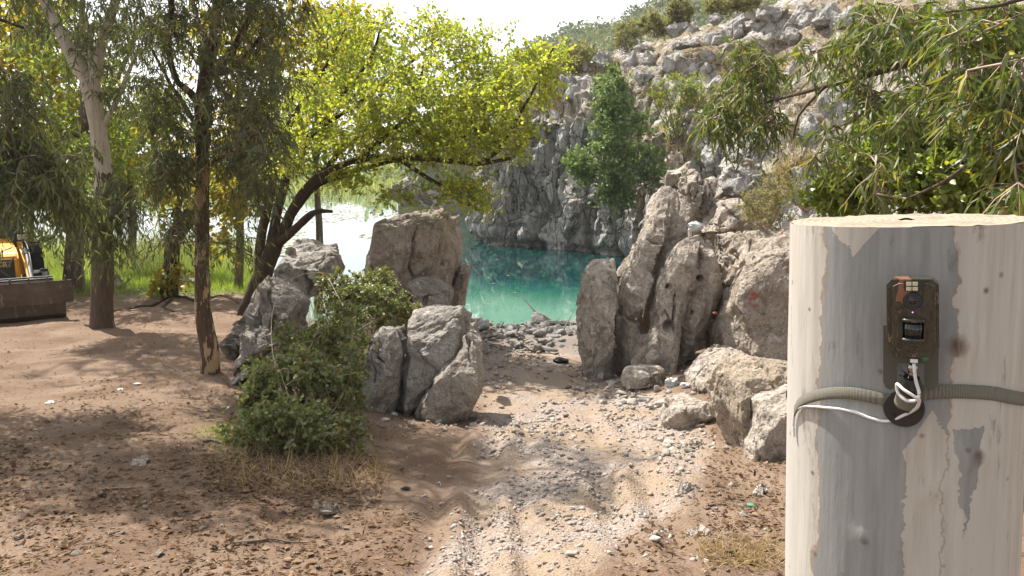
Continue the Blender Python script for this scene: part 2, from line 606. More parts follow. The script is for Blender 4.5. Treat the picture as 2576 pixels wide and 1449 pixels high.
def make_ground():
    ys = np.concatenate([np.linspace(-6, 1.8, 12), 1.9 * (62 / 1.9) ** np.linspace(0, 1, 420), [80, 120, 200, 400, 900]])
    ts = np.concatenate([np.linspace(-2.2, -.95, 30, endpoint=False), np.linspace(-.95, .95, 400), np.linspace(.95, 2.2, 31)[1:]])
    Y = np.repeat(ys[:, None], len(ts), 1)
    X = ts[None, :] * np.maximum(Y, 4.0) * 1.0
    Z = gz(X, Y)
    V = np.stack([X, Y, Z], -1).reshape(-1, 3)
    px, py, f = project(V)
    grav = soft_mask(px + 25 * vnoise(V * 1.5, 31), py + 12 * vnoise(V * 1.5, 32), GRAVEL, 60) * (V[:, 1] > 2.5)
    gr = sstep(19.0, 22.5, V[:, 1] + .5 * vnoise(V * .8, 4)) * (V[:, 0] < -6)
    wet = np.maximum(sstep(.22, .05, V[:, 2]), .85 * sstep(14.5, 17.5, V[:, 1] + vnoise(V * 1.2, 6)) * (V[:, 0] > -3.5) * (V[:, 0] < 5))
    col = np.stack([grav, gr, wet], -1)
    m = mesh_arrays('ground', V, [grid_faces(len(ys), len(ts))[:, ::1]], None, col, True)
    t = NT('forest_soil')
    _, s = t.attr()
    v = t.coord()
    n1 = t.noise(v, .9, 5, .6, .5)
    soil = t.mix(t.mrange(n1, .35, .65), (.135, .088, .06), (.225, .162, .117))
    n2 = t.noise(v, 22, 5, .7)
    soil = t.mix(t.math('MULTIPLY', t.mrange(n2, .5, .72), .55), soil, (.12, .075, .05))
    fl = t.voro(t.coord(scale=(1, 1, 1)), 26)
    fm = t.mrange(fl.outputs['Distance'], .12, .2, 1, 0)
    sx = t.new('ShaderNodeSeparateColor'); t.ln(fl.outputs['Color'], sx.inputs[0])
    fm = t.math('MULTIPLY', fm, t.mrange(sx.outputs[0], .45, .5))
    soil = t.mix(t.math('MULTIPLY', fm, .8), soil, t.mix(sx.outputs[1], (.22, .15, .10), (.47, .38, .29)))
    gv = t.voro(v, 52)
    gc = t.new('ShaderNodeSeparateColor'); t.ln(gv.outputs['Color'], gc.inputs[0])
    grc = t.mix(gc.outputs[0], (.22, .175, .15), (.41, .35, .31))
    grc = t.mix(t.mrange(t.noise(v, 1.1, 6, .65), .42, .56), grc, (.31, .235, .17))
    grc = t.mix(t.mrange(t.noise(v, 60, 3), .5, .7, 0, .5), grc, (.13, .105, .09))
    col = t.mix(s[0], soil, grc)
    gg = t.mix(t.mrange(t.noise(v, 3, 4), .35, .65), (.085, .13, .03), (.14, .18, .05))
    col = t.mix(s[1], col, gg)
    col = t.mix(t.math('MULTIPLY', s[2], .75), col, (.155, .145, .135))
    h = t.math('ADD', t.math('MULTIPLY', gv.outputs['Distance'], t.math('MULTIPLY', s[0], -.8)), t.noise(v, 40, 6, .7))
    b = t.bump(h, .8, .025)
    b = t.bump(t.noise(v, 7, 5, .6), .4, .05, b)
    m.materials.append(t.finish(col, .95, b, .1))
    return structure(link('ground', m))

make_ground()

# ------------------------------------------------------------------ water
def make_water():
    xs = np.r_[-1500, -400, -120, np.linspace(-60, 12, 120), 60]
    ys = np.r_[np.linspace(19, 60, 100), 80, 110, 160, 260, 500, 1400]
    X, Y = np.meshgrid(xs, ys)
    V = np.stack([X, Y, np.zeros_like(X)], -1).reshape(-1, 3)
    # r = depth of the spring pool beneath, g = lake (silver, weedy)
    dep = sstep(22.5, 34.0, V[:, 1] + V[:, 0] * .35)
    lake = np.clip(sstep(-1.0, -5.0, V[:, 0] + (V[:, 1] - 30) * .08), 0, 1)
    m = mesh_arrays('water', V, [grid_faces(len(ys), len(xs))], None, np.stack([dep, lake, dep * 0], -1), True)
    t = NT('spring_water')
    _, s = t.attr()
    v = t.coord()
    n1 = t.noise(t.coord(scale=(1, .45, 1)), .5, 4, .6, .8)
    d = t.math('ADD', s[0], t.math('MULTIPLY', t.math('SUBTRACT', n1, .5), .55), clamp=True)
    cr = t.new('ShaderNodeValToRGB')
    e = cr.color_ramp.elements
    e[0].position = 0; e[0].color = (.105, .22, .165, 1)
    e[1].position = 1; e[1].color = (.003, .02, .024, 1)
    for p_, c_ in ((.22, (.065, .17, .125)), (.5, (.016, .095, .07)), (.75, (.006, .055, .055))):
        x = e.new(p_); x.color = (*c_, 1)
    t.ln(d, cr.inputs[0])
    w = t.noise(t.coord(scale=(1.6, .5, 1)), 1.5, 5, .7)
    col = t.mix(t.math('MULTIPLY', t.mrange(w, .52, .62), t.mrange(s[0], .1, .5, .15, .6)), cr.outputs[0], (.03, .13, .075))
    col = t.mix(s[1], col, (.05, .10, .085))
    nz = t.noise(t.coord(scale=(1.4, .5, 1)), 2.2, 3, .5)
    b = t.bump(nz, .035, .05)
    t.p.inputs['IOR'].default_value = 1.33
    m.materials.append(t.finish(col, .03, b, .5))
    return structure(link('water', m))

make_water()

# ------------------------------------------------------------------ cliff and hillside: a profile lofted along the foot line
STN = [  # foot x, y, inward dx, dy, profile (s, z)
    (-1.0, 62, .95, -.1, [(0, -1), (.6, 3), (1.8, 5.5), (5, 8), (15, 11), (45, 18)]),
    (-2.9, 52, .85, .3, [(0, -1), (.5, 3), (1.4, 5.8), (4, 8.2), (14, 11.5), (45, 19)]),
    (-2.6, 47.5, .5, .86, [(0, -1), (.3, 3), (1.0, 6.2), (2.8, 8.6), (12, 10.8), (45, 17)]),
    (1.0, 44.5, .4, .92, [(0, -1), (.3, 4), (.9, 8), (2.6, 9.8), (12, 12.4), (45, 18.5)]),
    (4.7, 41, .45, .9, [(0, -1), (.3, 3), (1.0, 6.8), (3.6, 9.4), (13, 13.2), (45, 20.5)]),
    (7.6, 36, .7, .7, [(0, -1), (.9, 3), (2.4, 5.5), (6, 8.6), (16, 14.2), (45, 25)]),
    (9.6, 29, .85, .5, [(0, -.5), (1.4, 3), (3.2, 5.6), (8, 9.8), (18, 16.0), (45, 30)]),
    (10.4, 21, .95, .3, [(0, .4), (1, 3), (2.4, 6.0), (6, 9.8), (16, 17), (45, 32)]),
    (10.6, 12, 1, .1, [(0, 1), (1, 3.4), (2.4, 6.2), (6, 10), (16, 17.5), (45, 33)]),
    (11, 2, 1, -.1, [(0, 2), (1, 4), (2.5, 6.4), (6, 10), (16, 17.5), (45, 33)]),
]

def make_hill():
    foot = np.array([[a[0], a[1], a[2], a[3]] for a in STN])
    prof = np.array([[c for c in a[4]] for a in STN], float)        # (n,6,2)
    L = np.r_[0, np.cumsum(np.linalg.norm(np.diff(foot[:, :2], axis=0), axis=1))]
    na = 1000
    a = np.linspace(0, L[-1], na)
    fx = [np.interp(a, L, foot[:, i]) for i in range(4)]
    # smooth the interpolation a little
    k = np.hanning(41); k /= k.sum()
    fx = [np.convolve(np.pad(q, 20, mode='edge'), k, 'valid') for q in fx]
    tt = np.r_[np.linspace(0, 3, 96, endpoint=False), np.linspace(3, 4, 60, endpoint=False), np.linspace(4, 5, 34)]
    V = np.zeros((na, len(tt), 3))
    ps = np.zeros((na, 6, 2))
    for i in range(6):
        for c in (0, 1):
            ps[:, i, c] = np.convolve(np.pad(np.interp(a, L, prof[:, i, c]), 20, mode='edge'), k, 'valid')
    i0 = np.minimum(np.floor(tt).astype(int), 4)
    fr = tt - i0
    s = ps[:, i0, 0] * (1 - fr) + ps[:, i0 + 1, 0] * fr
    z = ps[:, i0, 1] * (1 - fr) + ps[:, i0 + 1, 1] * fr
    V[..., 0] = fx[0][:, None] + fx[2][:, None] * s
    V[..., 1] = fx[1][:, None] + fx[3][:, None] * s
    V[..., 2] = z
    P = V.reshape(-1, 3)
    du = np.gradient(V, axis=0); dv = np.gradient(V, axis=1)
    N = norm(np.cross(dv, du)).reshape(-1, 3)
    if N[:, 2].mean() < 0:
        N = -N
    steep = sstep(.85, .5, N[:, 2])
    # columns and fissures: tall cells
    w = P + np.stack([fbm(P * .35, 3, 41), fbm(P * .35, 3, 42), fbm(P * .3, 3, 43)], -1) * .30
    q = w * np.array([.62, .62, .15])
    f1, f2, idv, g1 = voro(q, 50, True)
    d = (idv - .5) * 1.1 + g1 * .5
    f1, f2, id2, g2 = voro(w * np.array([1.5, 1.5, .42]), 60, True)
    d += (id2 - .5) * .34 + g2 * .5
    f1, f2, id3, g3 = voro(w * np.array([3.6, 3.6, 1.5]), 70, True)
    d += g3 * .18
    aa = np.repeat(a, len(tt))
    r = np.random.default_rng(77)
    wob = fbm(np.stack([P[:, 2] * .5, aa * .12, aa * 0], -1), 4, 78) * .45
    for i in range(150):
        a0 = r.uniform(0, L[-1]) if i > 70 else r.uniform(8, 32)
        z0 = r.uniform(0, 9); hz_ = r.uniform(1.2, 4.5)
        f = aa - a0 - (P[:, 2] - z0) * r.normal() * .12 - wob * r.uniform(.3, 1.2)
        d -= r.uniform(.5, 1.3) * np.exp(-(f / r.uniform(.07, .17)) ** 2) * sstep(hz_, hz_ * .7, np.abs(P[:, 2] - z0))
    for i in range(40):
        z0 = r.uniform(.5, 9); a0 = r.uniform(6, 36)
        f = P[:, 2] - z0 - wob * .8 - (aa - a0) * r.normal() * .2
        d -= r.uniform(.15, .4) * np.exp(-(f / .07) ** 2) * sstep(2.2, 1.2, np.abs(aa - a0))
    d += fbm(P * .9, 5, 80) * .22
    soft = .5 * fbm(P * .35, 4, 90) + fbm(P * 1.4, 4, 91) * .2
    d = d * (.2 + .8 * steep) + soft * (1 - steep)
    # undercut notch at the waterline
    d -= .55 * np.exp(-((P[:, 2] - .12) / .25) ** 2) * (P[:, 1] > 33)
    P2 = P + N * d[:, None]
    vis = np.flatnonzero((steep > .15) & (P[:, 1] > 8) & (P[:, 0] < 24))
    A_ = P2[vis].copy()
    A_ = chips(A_, N[vis], 1.0, 321, 420, .5, 1.4, .15, .2)
    P2[vis] = chips(A_, N[vis], 1.0, 322, 600, .25, .6, .16, .28)
    veg = (1 - steep) * sstep(-.25, .35, fbm(P * .5, 3, 95) + .2)
    pale = sstep(1.7, 1.4, P[:, 2] + .4 * vnoise(P * np.array([.5, .5, 0]), 99)) * steep * (P[:, 1] > 33)
    col = np.stack([veg, pale, veg * 0], -1)
    fc = grid_faces(na, len(tt))
    m = mesh_arrays('cliff_hillside', P2, [fc], None, col, False)
    t = NT('hillside_rock')
    _, sa = t.attr()
    v = t.coord()
    n1 = t.noise(v, .5, 6, .62, .5)
    c = t.mix(t.mrange(n1, .36, .64), (.60, .57, .52), (.42, .395, .355))
    n2 = t.noise(t.coord(scale=(1.5, 1.5, .35)), 1.3, 6, .65, .4)
    c = t.mix(t.mrange(n2, .52, .64, 0, .75), c, (.10, .095, .09))
    n3 = t.noise(v, 2.1, 6, .7, .5)
    c = t.mix(t.mrange(n3, .57, .63, 0, .75), c, (.55, .535, .52))
    c = t.mix(t.mrange(t.noise(v, .33, 4), .55, .66, 0, .6), c, (.36, .27, .19))
    c = t.mix(t.math('MULTIPLY', sa[1], .55), c, (.46, .45, .43))
    vg = t.mix(t.mrange(t.noise(v, 1.7, 5), .35, .65), (.36, .275, .165), (.28, .22, .14))
    c = t.mix(t.math('MULTIPLY', sa[0], t.mrange(t.noise(v, .8, 5, .7), .38, .48)), c, vg)
    n5 = t.noise(v, 14, 5, .7)
    cc = t.new('ShaderNodeCombineColor')
    br = t.mrange(n5, .25, .75, .76, 1.2)
    for i in range(3):
        t.ln(br, cc.inputs[i])
    c = t.mix(1.0, c, cc.outputs[0], 'MULTIPLY')
    wv_ = t.new('ShaderNodeVectorMath', operation='ADD')
    nw = t.new('ShaderNodeTexNoise'); t.ln(v, nw.inputs['Vector']); nw.inputs['Scale'].default_value = .9; nw.inputs['Detail'].default_value = 4
    t.ln(t.coord(scale=(1, 1, .38)), wv_.inputs[0]); t.ln(nw.outputs['Color'], wv_.inputs[1])
    ck = t.voro(wv_.outputs[0], 1.5, 'DISTANCE_TO_EDGE')
    ck2 = t.voro(wv_.outputs[0], 4.2, 'DISTANCE_TO_EDGE')
    c1_ = t.mrange(ck.outputs['Distance'], .0, .05, 0, 1)
    c2_ = t.mrange(ck2.outputs['Distance'], .0, .08, 0, 1)
    gapd = t.math('MULTIPLY', t.math('SUBTRACT', 1.0, t.math('MULTIPLY', c1_, t.math('ADD', t.math('MULTIPLY', c2_, .5), .5))), t.mrange(t.noise(v, .7, 3), .36, .48))
    c = t.mix(t.math('MULTIPLY', gapd, .88), c, (.04, .037, .035))
    b = t.bump(t.noise(v, 3, 8, .74), 1.0, .25)
    b = t.bump(gapd, .8, -.12, b)
    b = t.bump(t.noise(v, 15, 6, .7), .6, .04, b)
    m.materials.append(t.finish(c, .93, b, .15))
    o = structure(link('hillside', m))
    bvh = BVHTree.FromPolygons([Vector(p) for p in P2], fc.tolist())
    return o, bvh

hill_o, HILL = make_hill()
EYE = Vector((0, 0, CZ))

def hhit(px, py, fall=45.0):
    d = Vector(ray(px, py)).normalized()
    h = HILL.ray_cast(EYE, d)
    if h[0] is None:
        return np.array(at(px, py, fall))
    return np.array(h[0])

# far wooded hill
RIDGE = ([300, 900, 1040, 1120, 1250, 1340, 1420, 1500, 1560, 1640, 1700, 1800, 2000, 2300, 2700], [480, 478, 470, 330, 190, 118, 80, 62, 48, 22, 10, -10, -60, -140, -200])

def make_far_hill():
    pxs = np.linspace(1000, 2700, 180)
    rid = np.interp(pxs, *RIDGE)
    ts = np.linspace(0, 1, 60)
    V = []
    for t in ts:
        D = 80 + 130 * t
        y = 330 + (rid - 330) * (t ** .8)
        y = np.where(rid > 330, rid + 6 * (1 - t), y)
        V.append(at(pxs, y, np.full_like(pxs, D)))
    last = V[-1].copy()
    for k in (1, 2):
        q = last.copy(); q[:, 1] += 60 * k; q[:, 0] *= 1 + .25 * k; q[:, 2] -= 30 * k
        V.append(q)
    first = V[0].copy(); first[:, 2] = -2
    V = [first] + V
    V = np.array(V)
    sh = V.shape
    P = V.reshape(-1, 3)
    P[:, 2] += fbm(P * .04, 4, 130) * 1.5
    m = mesh_arrays('far_hill', P, [grid_faces(sh[0], sh[1])], None, None, True)
    t = NT('far_hill_soil')
    v = t.coord()
    c = t.mix(t.mrange(t.noise(v, .06, 5), .35, .65), (.24, .22, .13), (.17, .17, .10))
    c = t.mix(t.mrange(t.noise(v, .12, 6, .7), .56, .62), c, (.36, .35, .34))
    m.materials.append(t.finish(c, 1.0, t.bump(t.noise(v, .5, 5), .6, .8), .05))
    structure(link('far_hill', m))
    return V[1:61]

FARV = make_far_hill()

# ------------------------------------------------------------------ rocks
ROCKS = []       # queued: temp object with a voxel remesh, and how to finish it

def hull_points(outline, D, thick, lean=0.0, shrink=.72, seed=0, back=.78, jit=.12):
    """block whose middle section is the given outline at distance D"""
    r = np.random.default_rng(seed)
    o = np.array(outline, float)
    mid = at(o[:, 0], o[:, 1], np.full(len(o), D))
    zmin = mid[:, 2].min()
    dd = D + lean * (mid[:, 2] - zmin)
    mid = at(o[:, 0], o[:, 1], dd)
    c = mid.mean(0)
    mid[:, 0] = c[0] + (mid[:, 0] - c[0]) * 1.07
    mid[:, 2] = c[2] + (mid[:, 2] - c[2]) * 1.03
    fr = c + (mid - c) * shrink
    fr[:, 1] = dd - thick * .36 * (1 + r.uniform(-1, 1, len(o)) * .5)
    fr += r.uniform(-1, 1, fr.shape) * jit * thick * np.array([.5, .3, .5])
    bk = c + (mid - c) * back
    bk[:, 1] = dd + thick * .62
    bk += r.uniform(-1, 1, bk.shape) * jit * thick
    return np.concatenate([mid, fr, bk])

def ground_down(h, lim=.45):
    """lower the foot of a block until it stands in the ground"""
    z0, z1 = h[:, 2].min(), h[:, 2].max()
    low = h[h[:, 2] < z0 + .18 * (z1 - z0)].copy()
    g = gz(low[:, 0], low[:, 1], False)
    gap = z0 - g.min()
    if gap < -.02 or gap > lim:
        return h
    low[:, 2] = np.minimum(low[:, 2], g - .12)
    return np.concatenate([h, low])

def hulls_bm(hulls):
    bm = bmesh.new()
    for pts in hulls:
        vs = [bm.verts.new(p) for p in pts]
        res = bmesh.ops.convex_hull(bm, input=vs)
        dead = [g for g in res['geom_interior'] if isinstance(g, bmesh.types.BMVert)]
        dead += [v for v in vs if v.is_valid and not v.link_faces and v not in dead]
        bmesh.ops.delete(bm, geom=dead, context='VERTS')
    bmesh.ops.recalc_face_normals(bm, faces=bm.faces[:])
    return bm

def queue_rock(name, label, hulls, mat, voxel=.03, k=1.0, seed=0, rough=1.0, stretch=(1, 1, .5), cat='rock', group=None, anchor=True, hole=None):
    if anchor:
        hulls = [ground_down(h, .45 if anchor is True else anchor) for h in hulls]
    P = np.concatenate(hulls)
    base = np.array([P[:, 0].mean(), P[:, 1].mean(), P[:, 2].min()])
    if 'paint_px' in mat:      # where the paint was sprayed on this rock
        q = mat['paint_px']
        mat.node_tree.nodes['paint_spot'].inputs[1].default_value = tuple(at(q[0], q[1], q[2]) - base)
    bm = hulls_bm([h - base for h in hulls])
    me = bpy.data.meshes.new('rough_block')
    bm.to_mesh(me); bm.free()
    o = bpy.data.objects.new('rough_block', me)
    COL.objects.link(o)
    md = o.modifiers.new('r', 'REMESH')
    md.mode = 'VOXEL'; md.voxel_size = voxel
    ROCKS.append((o, name, label, base, mat, k, seed, rough, stretch, cat, group, hole))

def rock_shape(P, N, k, seed, rough, stretch, off):
    r = np.random.default_rng(seed)
    P = chips(P, N, k, seed + 1, 30, .35, .8, .16, .16)
    P = chips(P, N, k, seed + 2, 90, .12, .34, .16, .25)
    Q = P + off
    # joints: warped, steep planes cut deep and narrow
    d = np.zeros(len(P))
    ext = np.ptp(P, axis=0)
    wz = fbm(Q * 1.8 / k, 3, seed + 5) * .10 * k
    for i in range(int(5 + 1.5 * ext.max() / k)):
        a = r.normal(size=3) * np.array([1, .5, .16]); a /= np.linalg.norm(a)
        c = P[int(r.integers(len(P)))]
        f = (P - c) @ a + wz
        lim = sstep(.9, .5, np.linalg.norm(P - c, axis=1) / (k * r.uniform(.7, 1.6)))
        d -= lim * np.exp(-(f / (.022 * k)) ** 2) * r.uniform(.08, .20) * k
        d -= lim * (f > 0) * r.uniform(0, .05) * k
    f1, f2, i3, g3 = voro(Q * (7.5 / k) * np.array(stretch) ** .7, seed + 25, True)
    d += g3 * .05 * k
    d += fbm(Q * 2.2 / k, 6, seed + 30, .55) * .028 * k
    n = fbm(Q * np.array([6, 6, 1.8]) / k, 4, seed + 40)
    d -= np.clip(.10 - np.abs(n), 0, 1) * .22 * k * sstep(-.1, .3, vnoise(Q * 1.2 / k, seed + 41))
    pit, _, pid = voro(Q * 7.0 / k, seed + 50)
    d -= np.where(pid > .94, np.exp(-(pit / .28) ** 2), 0) * .06 * k * sstep(-.2, .2, vnoise(Q * 1.5 / k, seed + 51))
    return P + N * (d * rough)[:, None]

def finish_rocks():
    dg = bpy.context.evaluated_depsgraph_get()
    dg.update()
    done = []
    for rec in ROCKS:
        o = rec[0]
        ev = o.evaluated_get(dg)
        done.append(bpy.data.meshes.new_from_object(ev, depsgraph=dg))
    for rec, me in zip(ROCKS, done):
        o, name, label, base, mat, k, seed, rough, stretch, cat, group, hole = rec
        n = len(me.vertices)
        P = np.zeros(n * 3, np.float32); me.vertices.foreach_get('co', P); P = P.reshape(-1, 3).astype(float)
        # smooth the facet edges
        ne = len(me.edges)
        E = np.zeros(ne * 2, np.int32); me.edges.foreach_get('vertices', E); E = E.reshape(-1, 2)
        deg = np.bincount(E.ravel(), minlength=n).astype(float)[:, None]
        for it in range(1):
            acc = np.zeros_like(P)
            for c in range(3):
                acc[:, c] = np.bincount(E[:, 0], P[E[:, 1], c], n) + np.bincount(E[:, 1], P[E[:, 0], c], n)
            P = P * .4 + acc / deg * .6
        me.vertices.foreach_set('co', P.astype(np.float32).ravel()); me.update()
        N = np.zeros(n * 3, np.float32); me.vertices.foreach_get('normal', N); N = N.reshape(-1, 3).astype(float)
        Q = P + base
        P = rock_shape(P, N, k, seed, rough, stretch, base)
        for (hx, hy, hr) in (hole or ()):
            qx, qy, qf = project(Q)
            near = np.exp(-(((qx - hx) ** 2 + (qy - hy) ** 2) / hr ** 2) ** 2) * (N[:, 1] < .1) * (qf < np.median(qf))
            P[:, 1] += near * .30
        me.vertices.foreach_set('co', P.astype(np.float32).ravel())
        me.polygons.foreach_set('use_smooth', np.zeros(len(me.polygons), bool))
        me.materials.clear(); me.materials.append(mat); me.update()
        me.name = name
        q = bpy.data.objects.new(name, me)
        COL.objects.link(q); q.location = tuple(base)
        tag(q, label, cat, group)
        old = o.data
        bpy.data.objects.remove(o); bpy.data.meshes.remove(old)
    ROCKS.clear()

def zr(pts):   # outlines noted in the enlargement of the right-hand rocks
    return [(1416.8 + x * .4667, 354.2 + y * .4667) for x, y in pts]
def zl(pts):   # ... of the left-hand rocks
    return [(579.6 + x * .3334, 483 + y * .3334) for x, y in pts]

W_, G_, B_ = M['rock_warm'], M['rock_grey'], M['rock_brown']
H = hull_points
# right-hand group
queue_rock('rock', 'low upright tan rock at the left end of the right-hand group, beside the pool', [
    H(zr([(120, 700), (190, 650), (270, 640), (290, 760), (280, 870), (296, 1000), (294, 1170), (280, 1260), (130, 1260), (82, 1215), (108, 1080), (103, 900), (112, 780)]), 13.2, 1.3, .12, seed=1)], W_, .024, .62, 101, .9)
queue_rock('rock', 'tall slanting tan rock pillar leaning right, second from the pool', [
    H(zr([(525, 250), (595, 255), (600, 340), (530, 560), (440, 850), (400, 965), (335, 958), (297, 835), (360, 690), (410, 540), (450, 420), (490, 330)]), 13.2, .9, .3, seed=2, jit=.07),
    H(zr([(590, 258), (660, 300), (694, 370), (665, 480), (570, 650), (510, 800), (440, 975), (425, 880), (520, 560), (596, 330)]), 13.6, .9, .3, seed=3, jit=.07)], W_, .024, .62, 102, .75, (1.2, 1.2, .4))
queue_rock('rock', 'narrow wedge of tan rock jammed in the crack below the slanting pillar', [
    H(zr([(320, 940), (412, 980), (418, 1060), (400, 1190), (335, 1225), (305, 1100)]), 13.2, .8, seed=4),
    H(zr([(265, 880), (335, 920), (340, 1060), (320, 1190), (270, 1150)]), 13.5, .7, seed=5)], W_, .022, .3, 103)
queue_rock('rock', 'broad pitted tan rock with a round hole in the middle of the right-hand group', [
    H(zr([(650, 530), (728, 512), (712, 690), (640, 900), (570, 1120), (470, 1130), (480, 1000), (500, 880), (540, 710), (600, 610)]), 12.5, .9, .16, seed=6, jit=.07),
    H(zr([(728, 515), (800, 528), (836, 700), (852, 830), (800, 945), (700, 1050), (600, 1120), (620, 960), (700, 700)]), 12.85, .9, .16, seed=7, jit=.08),
    H(zr([(470, 1040), (600, 1100), (555, 1225), (400, 1215), (372, 1190), (420, 1110)]), 12.5, .8, 0, seed=8)], W_, .024, .6, 104, hole=[(1683, 820, 13), (1682, 722, 7), (1760, 700, 7), (1745, 790, 6)])
queue_rock('boulder', 'squat tan boulder at the foot of the pitted rock with the hole', [
    H(zr([(310, 1300), (360, 1235), (420, 1215), (510, 1212), (552, 1235), (548, 1320), (420, 1345), (330, 1340)]), 11.6, .6, 0, seed=9)], W_, .02, .35, 105, cat='boulder')
queue_rock('rock', 'thin upright slab of tan rock behind the pitted rock, left of the big block', [
    H(zr([(830, 495), (945, 488), (942, 600), (885, 720), (860, 770), (832, 650)]), 14.2, .8, 0, seed=10)], W_, .025, .4, 106)
queue_rock('rock', 'largest tan rock block of the right-hand group, with a faint red paint mark', [
    H(zr([(1000, 510), (1100, 490), (1180, 478), (1360, 470), (1400, 900), (1360, 1190), (1180, 1190), (1000, 1175), (880, 1160), (840, 1120), (830, 1000), (862, 830), (920, 690), (960, 590)]), 12.3, 2.0, .12, seed=11)],
    rock_mat('warm_limestone_marked', (.44, .375, .305), (.36, .30, .24), (.15, .12, .095), (.58, .53, .47), .65, red=(1888, 752, 11.75, .20)), .028, .9, 107, .85)
queue_rock('rock', 'smooth tan rock leaning at the foot of the largest block, right of the dark gap', [
    H(zr([(705, 1240), (800, 1170), (900, 1140), (1010, 1160), (960, 1230), (870, 1330), (830, 1420), (690, 1395), (683, 1320)]), 10.5, .9, .1, seed=12)], W_, .022, .45, 108, .8)
queue_rock('boulder', 'tan boulder streaked with black soot in front of the largest block', [
    H([(1803, 1010), (1806, 955), (1830, 920), (1880, 900), (1960, 908), (2060, 925), (2080, 1190), (1960, 1205), (1885, 1160), (1838, 1143), (1812, 1080)], 7.4, .9, .1, seed=13)],
    rock_mat('sooty_limestone', (.44, .36, .275), (.36, .285, .21), (.11, .095, .08), (.55, .50, .44), .6), .02, .5, 109, .9, cat='boulder')
queue_rock('rock', 'ribbed tan rock slab against the right side of the sooty boulder', [
    H([(1905, 1010), (1960, 990), (2060, 960), (2080, 1260), (1960, 1212), (1885, 1200), (1872, 1120)], 6.75, .6, .05, seed=14)], W_, .018, .38, 110, .9)
queue_rock('boulder', 'rounded pale tan boulder on the gravel left of the sooty boulder', [
    H([(1662, 1050), (1675, 1017), (1710, 1003), (1785, 1004), (1800, 1035), (1770, 1072), (1700, 1088), (1668, 1076)], 8.7, .7, 0, seed=15)],
    M['rock_warm'], .016, .34, 111, .8, cat='boulder')
ups = [
    ('spire of pale rock at the very top left of the right-hand group', [(575, 70), (618, 12), (660, 60), (656, 120), (612, 150), (568, 142)], 17.2, .7),
    ('pale rock under the spire at the top of the right-hand group', [(560, 165), (620, 150), (690, 98), (702, 140), (645, 245), (600, 262), (553, 252)], 16.4, .9),
    ('narrow pitted rock standing right of the spire', [(632, 262), (650, 180), (700, 148), (735, 180), (740, 250), (735, 340), (705, 420), (655, 360)], 15.6, .8),
    ('flat-faced pale rock with a blunt top, middle of the upper row', [(741, 200), (800, 188), (832, 208), (828, 260), (790, 350), (742, 430)], 15.8, .8),
    ('deeply grooved grey boulder at the upper right of the group', [(848, 250), (870, 140), (930, 110), (1020, 160), (1022, 220), (960, 292), (880, 300)], 16.2, 1.0),
    ('small round rock perched behind the grooved boulder', [(948, 118), (990, 68), (1057, 88), (1052, 140), (990, 150)], 17.2, .7),
    ('cracked rock under the grooved boulder, left of the dry shrub', [(748, 490), (790, 400), (850, 318), (962, 310), (964, 400), (948, 486), (830, 495)], 15.0, 1.1),
]
for i, (lab, o_, D_, t_) in enumerate(ups):
    queue_rock('rock', lab, [H(zr(o_), D_, t_, .1, seed=20 + i)], W_ if i not in (4,) else M['rock_crag'], .028, .45, 120 + i, anchor=False)
queue_rock('rock', 'pale shelf of rock behind the dry shrub, under the eucalyptus leaves', [
    H([(1975, 470), (2010, 440), (2070, 452), (2130, 480), (2140, 530), (2060, 545), (1985, 530)], 18.5, 1.5, 0, seed=30)], M['rock_crag'], .04, .9, 130)
queue_rock('rock', 'dark rock base showing in the gaps between the right-hand slabs', [
    H(zr([(255, 760), (300, 700), (420, 560), (900, 560), (960, 800), (900, 1180), (600, 1230), (255, 1200)]), 14.9, 1.2, .1, seed=35)], B_, .045, 1.0, 132)  # backing block added behind the slabs so their gaps read dark
queue_rock('rock', 'sloping earth-coloured rock base under the upper row of the right-hand group', [
    H(zr([(560, 250), (1100, 270), (1180, 480), (1100, 620), (900, 760), (640, 560), (600, 400)]), 16.2, 1.2, .1, seed=31)], B_, .045, 1.0, 131)
# left-hand group
queue_rock('rock', 'long grey rock slanting up to the right beside the leaning dark tree', [
    H(zl([(440, 470), (470, 390), (530, 350), (630, 355), (705, 430), (690, 475), (560, 500)]), 13.6, 1.0, 0, seed=40),
    H(zl([(380, 560), (450, 455), (700, 430), (785, 485), (800, 560), (750, 680), (640, 790), (430, 830), (270, 700)]), 13.0, 1.3, .1, seed=41),
    H(zl([(285, 640), (430, 700), (560, 880), (500, 1010), (400, 1100), (250, 1150), (110, 1000), (120, 900), (200, 770)]), 11.8, 1.2, .2, seed=42),
    H(zl([(110, 960), (330, 1000), (380, 1110), (270, 1260), (60, 1390), (85, 1180)]), 10.7, 1.1, .2, seed=43),
    H(zl([(120, 900), (95, 1180), (5, 1225), (-50, 1130), (30, 1000)]), 11.2, .9, .1, seed=44)], G_, .026, .75, 140, 1.0, (1, 1, .8))
queue_rock('rock', 'angular grey rock at the foot of the long slanting rock, beside the bramble', [
    H(zl([(20, 1365), (170, 1280), (235, 1330), (150, 1410), (40, 1500), (-20, 1480)]), 10.0, .7, 0, seed=45)], G_, .022, .35, 141)
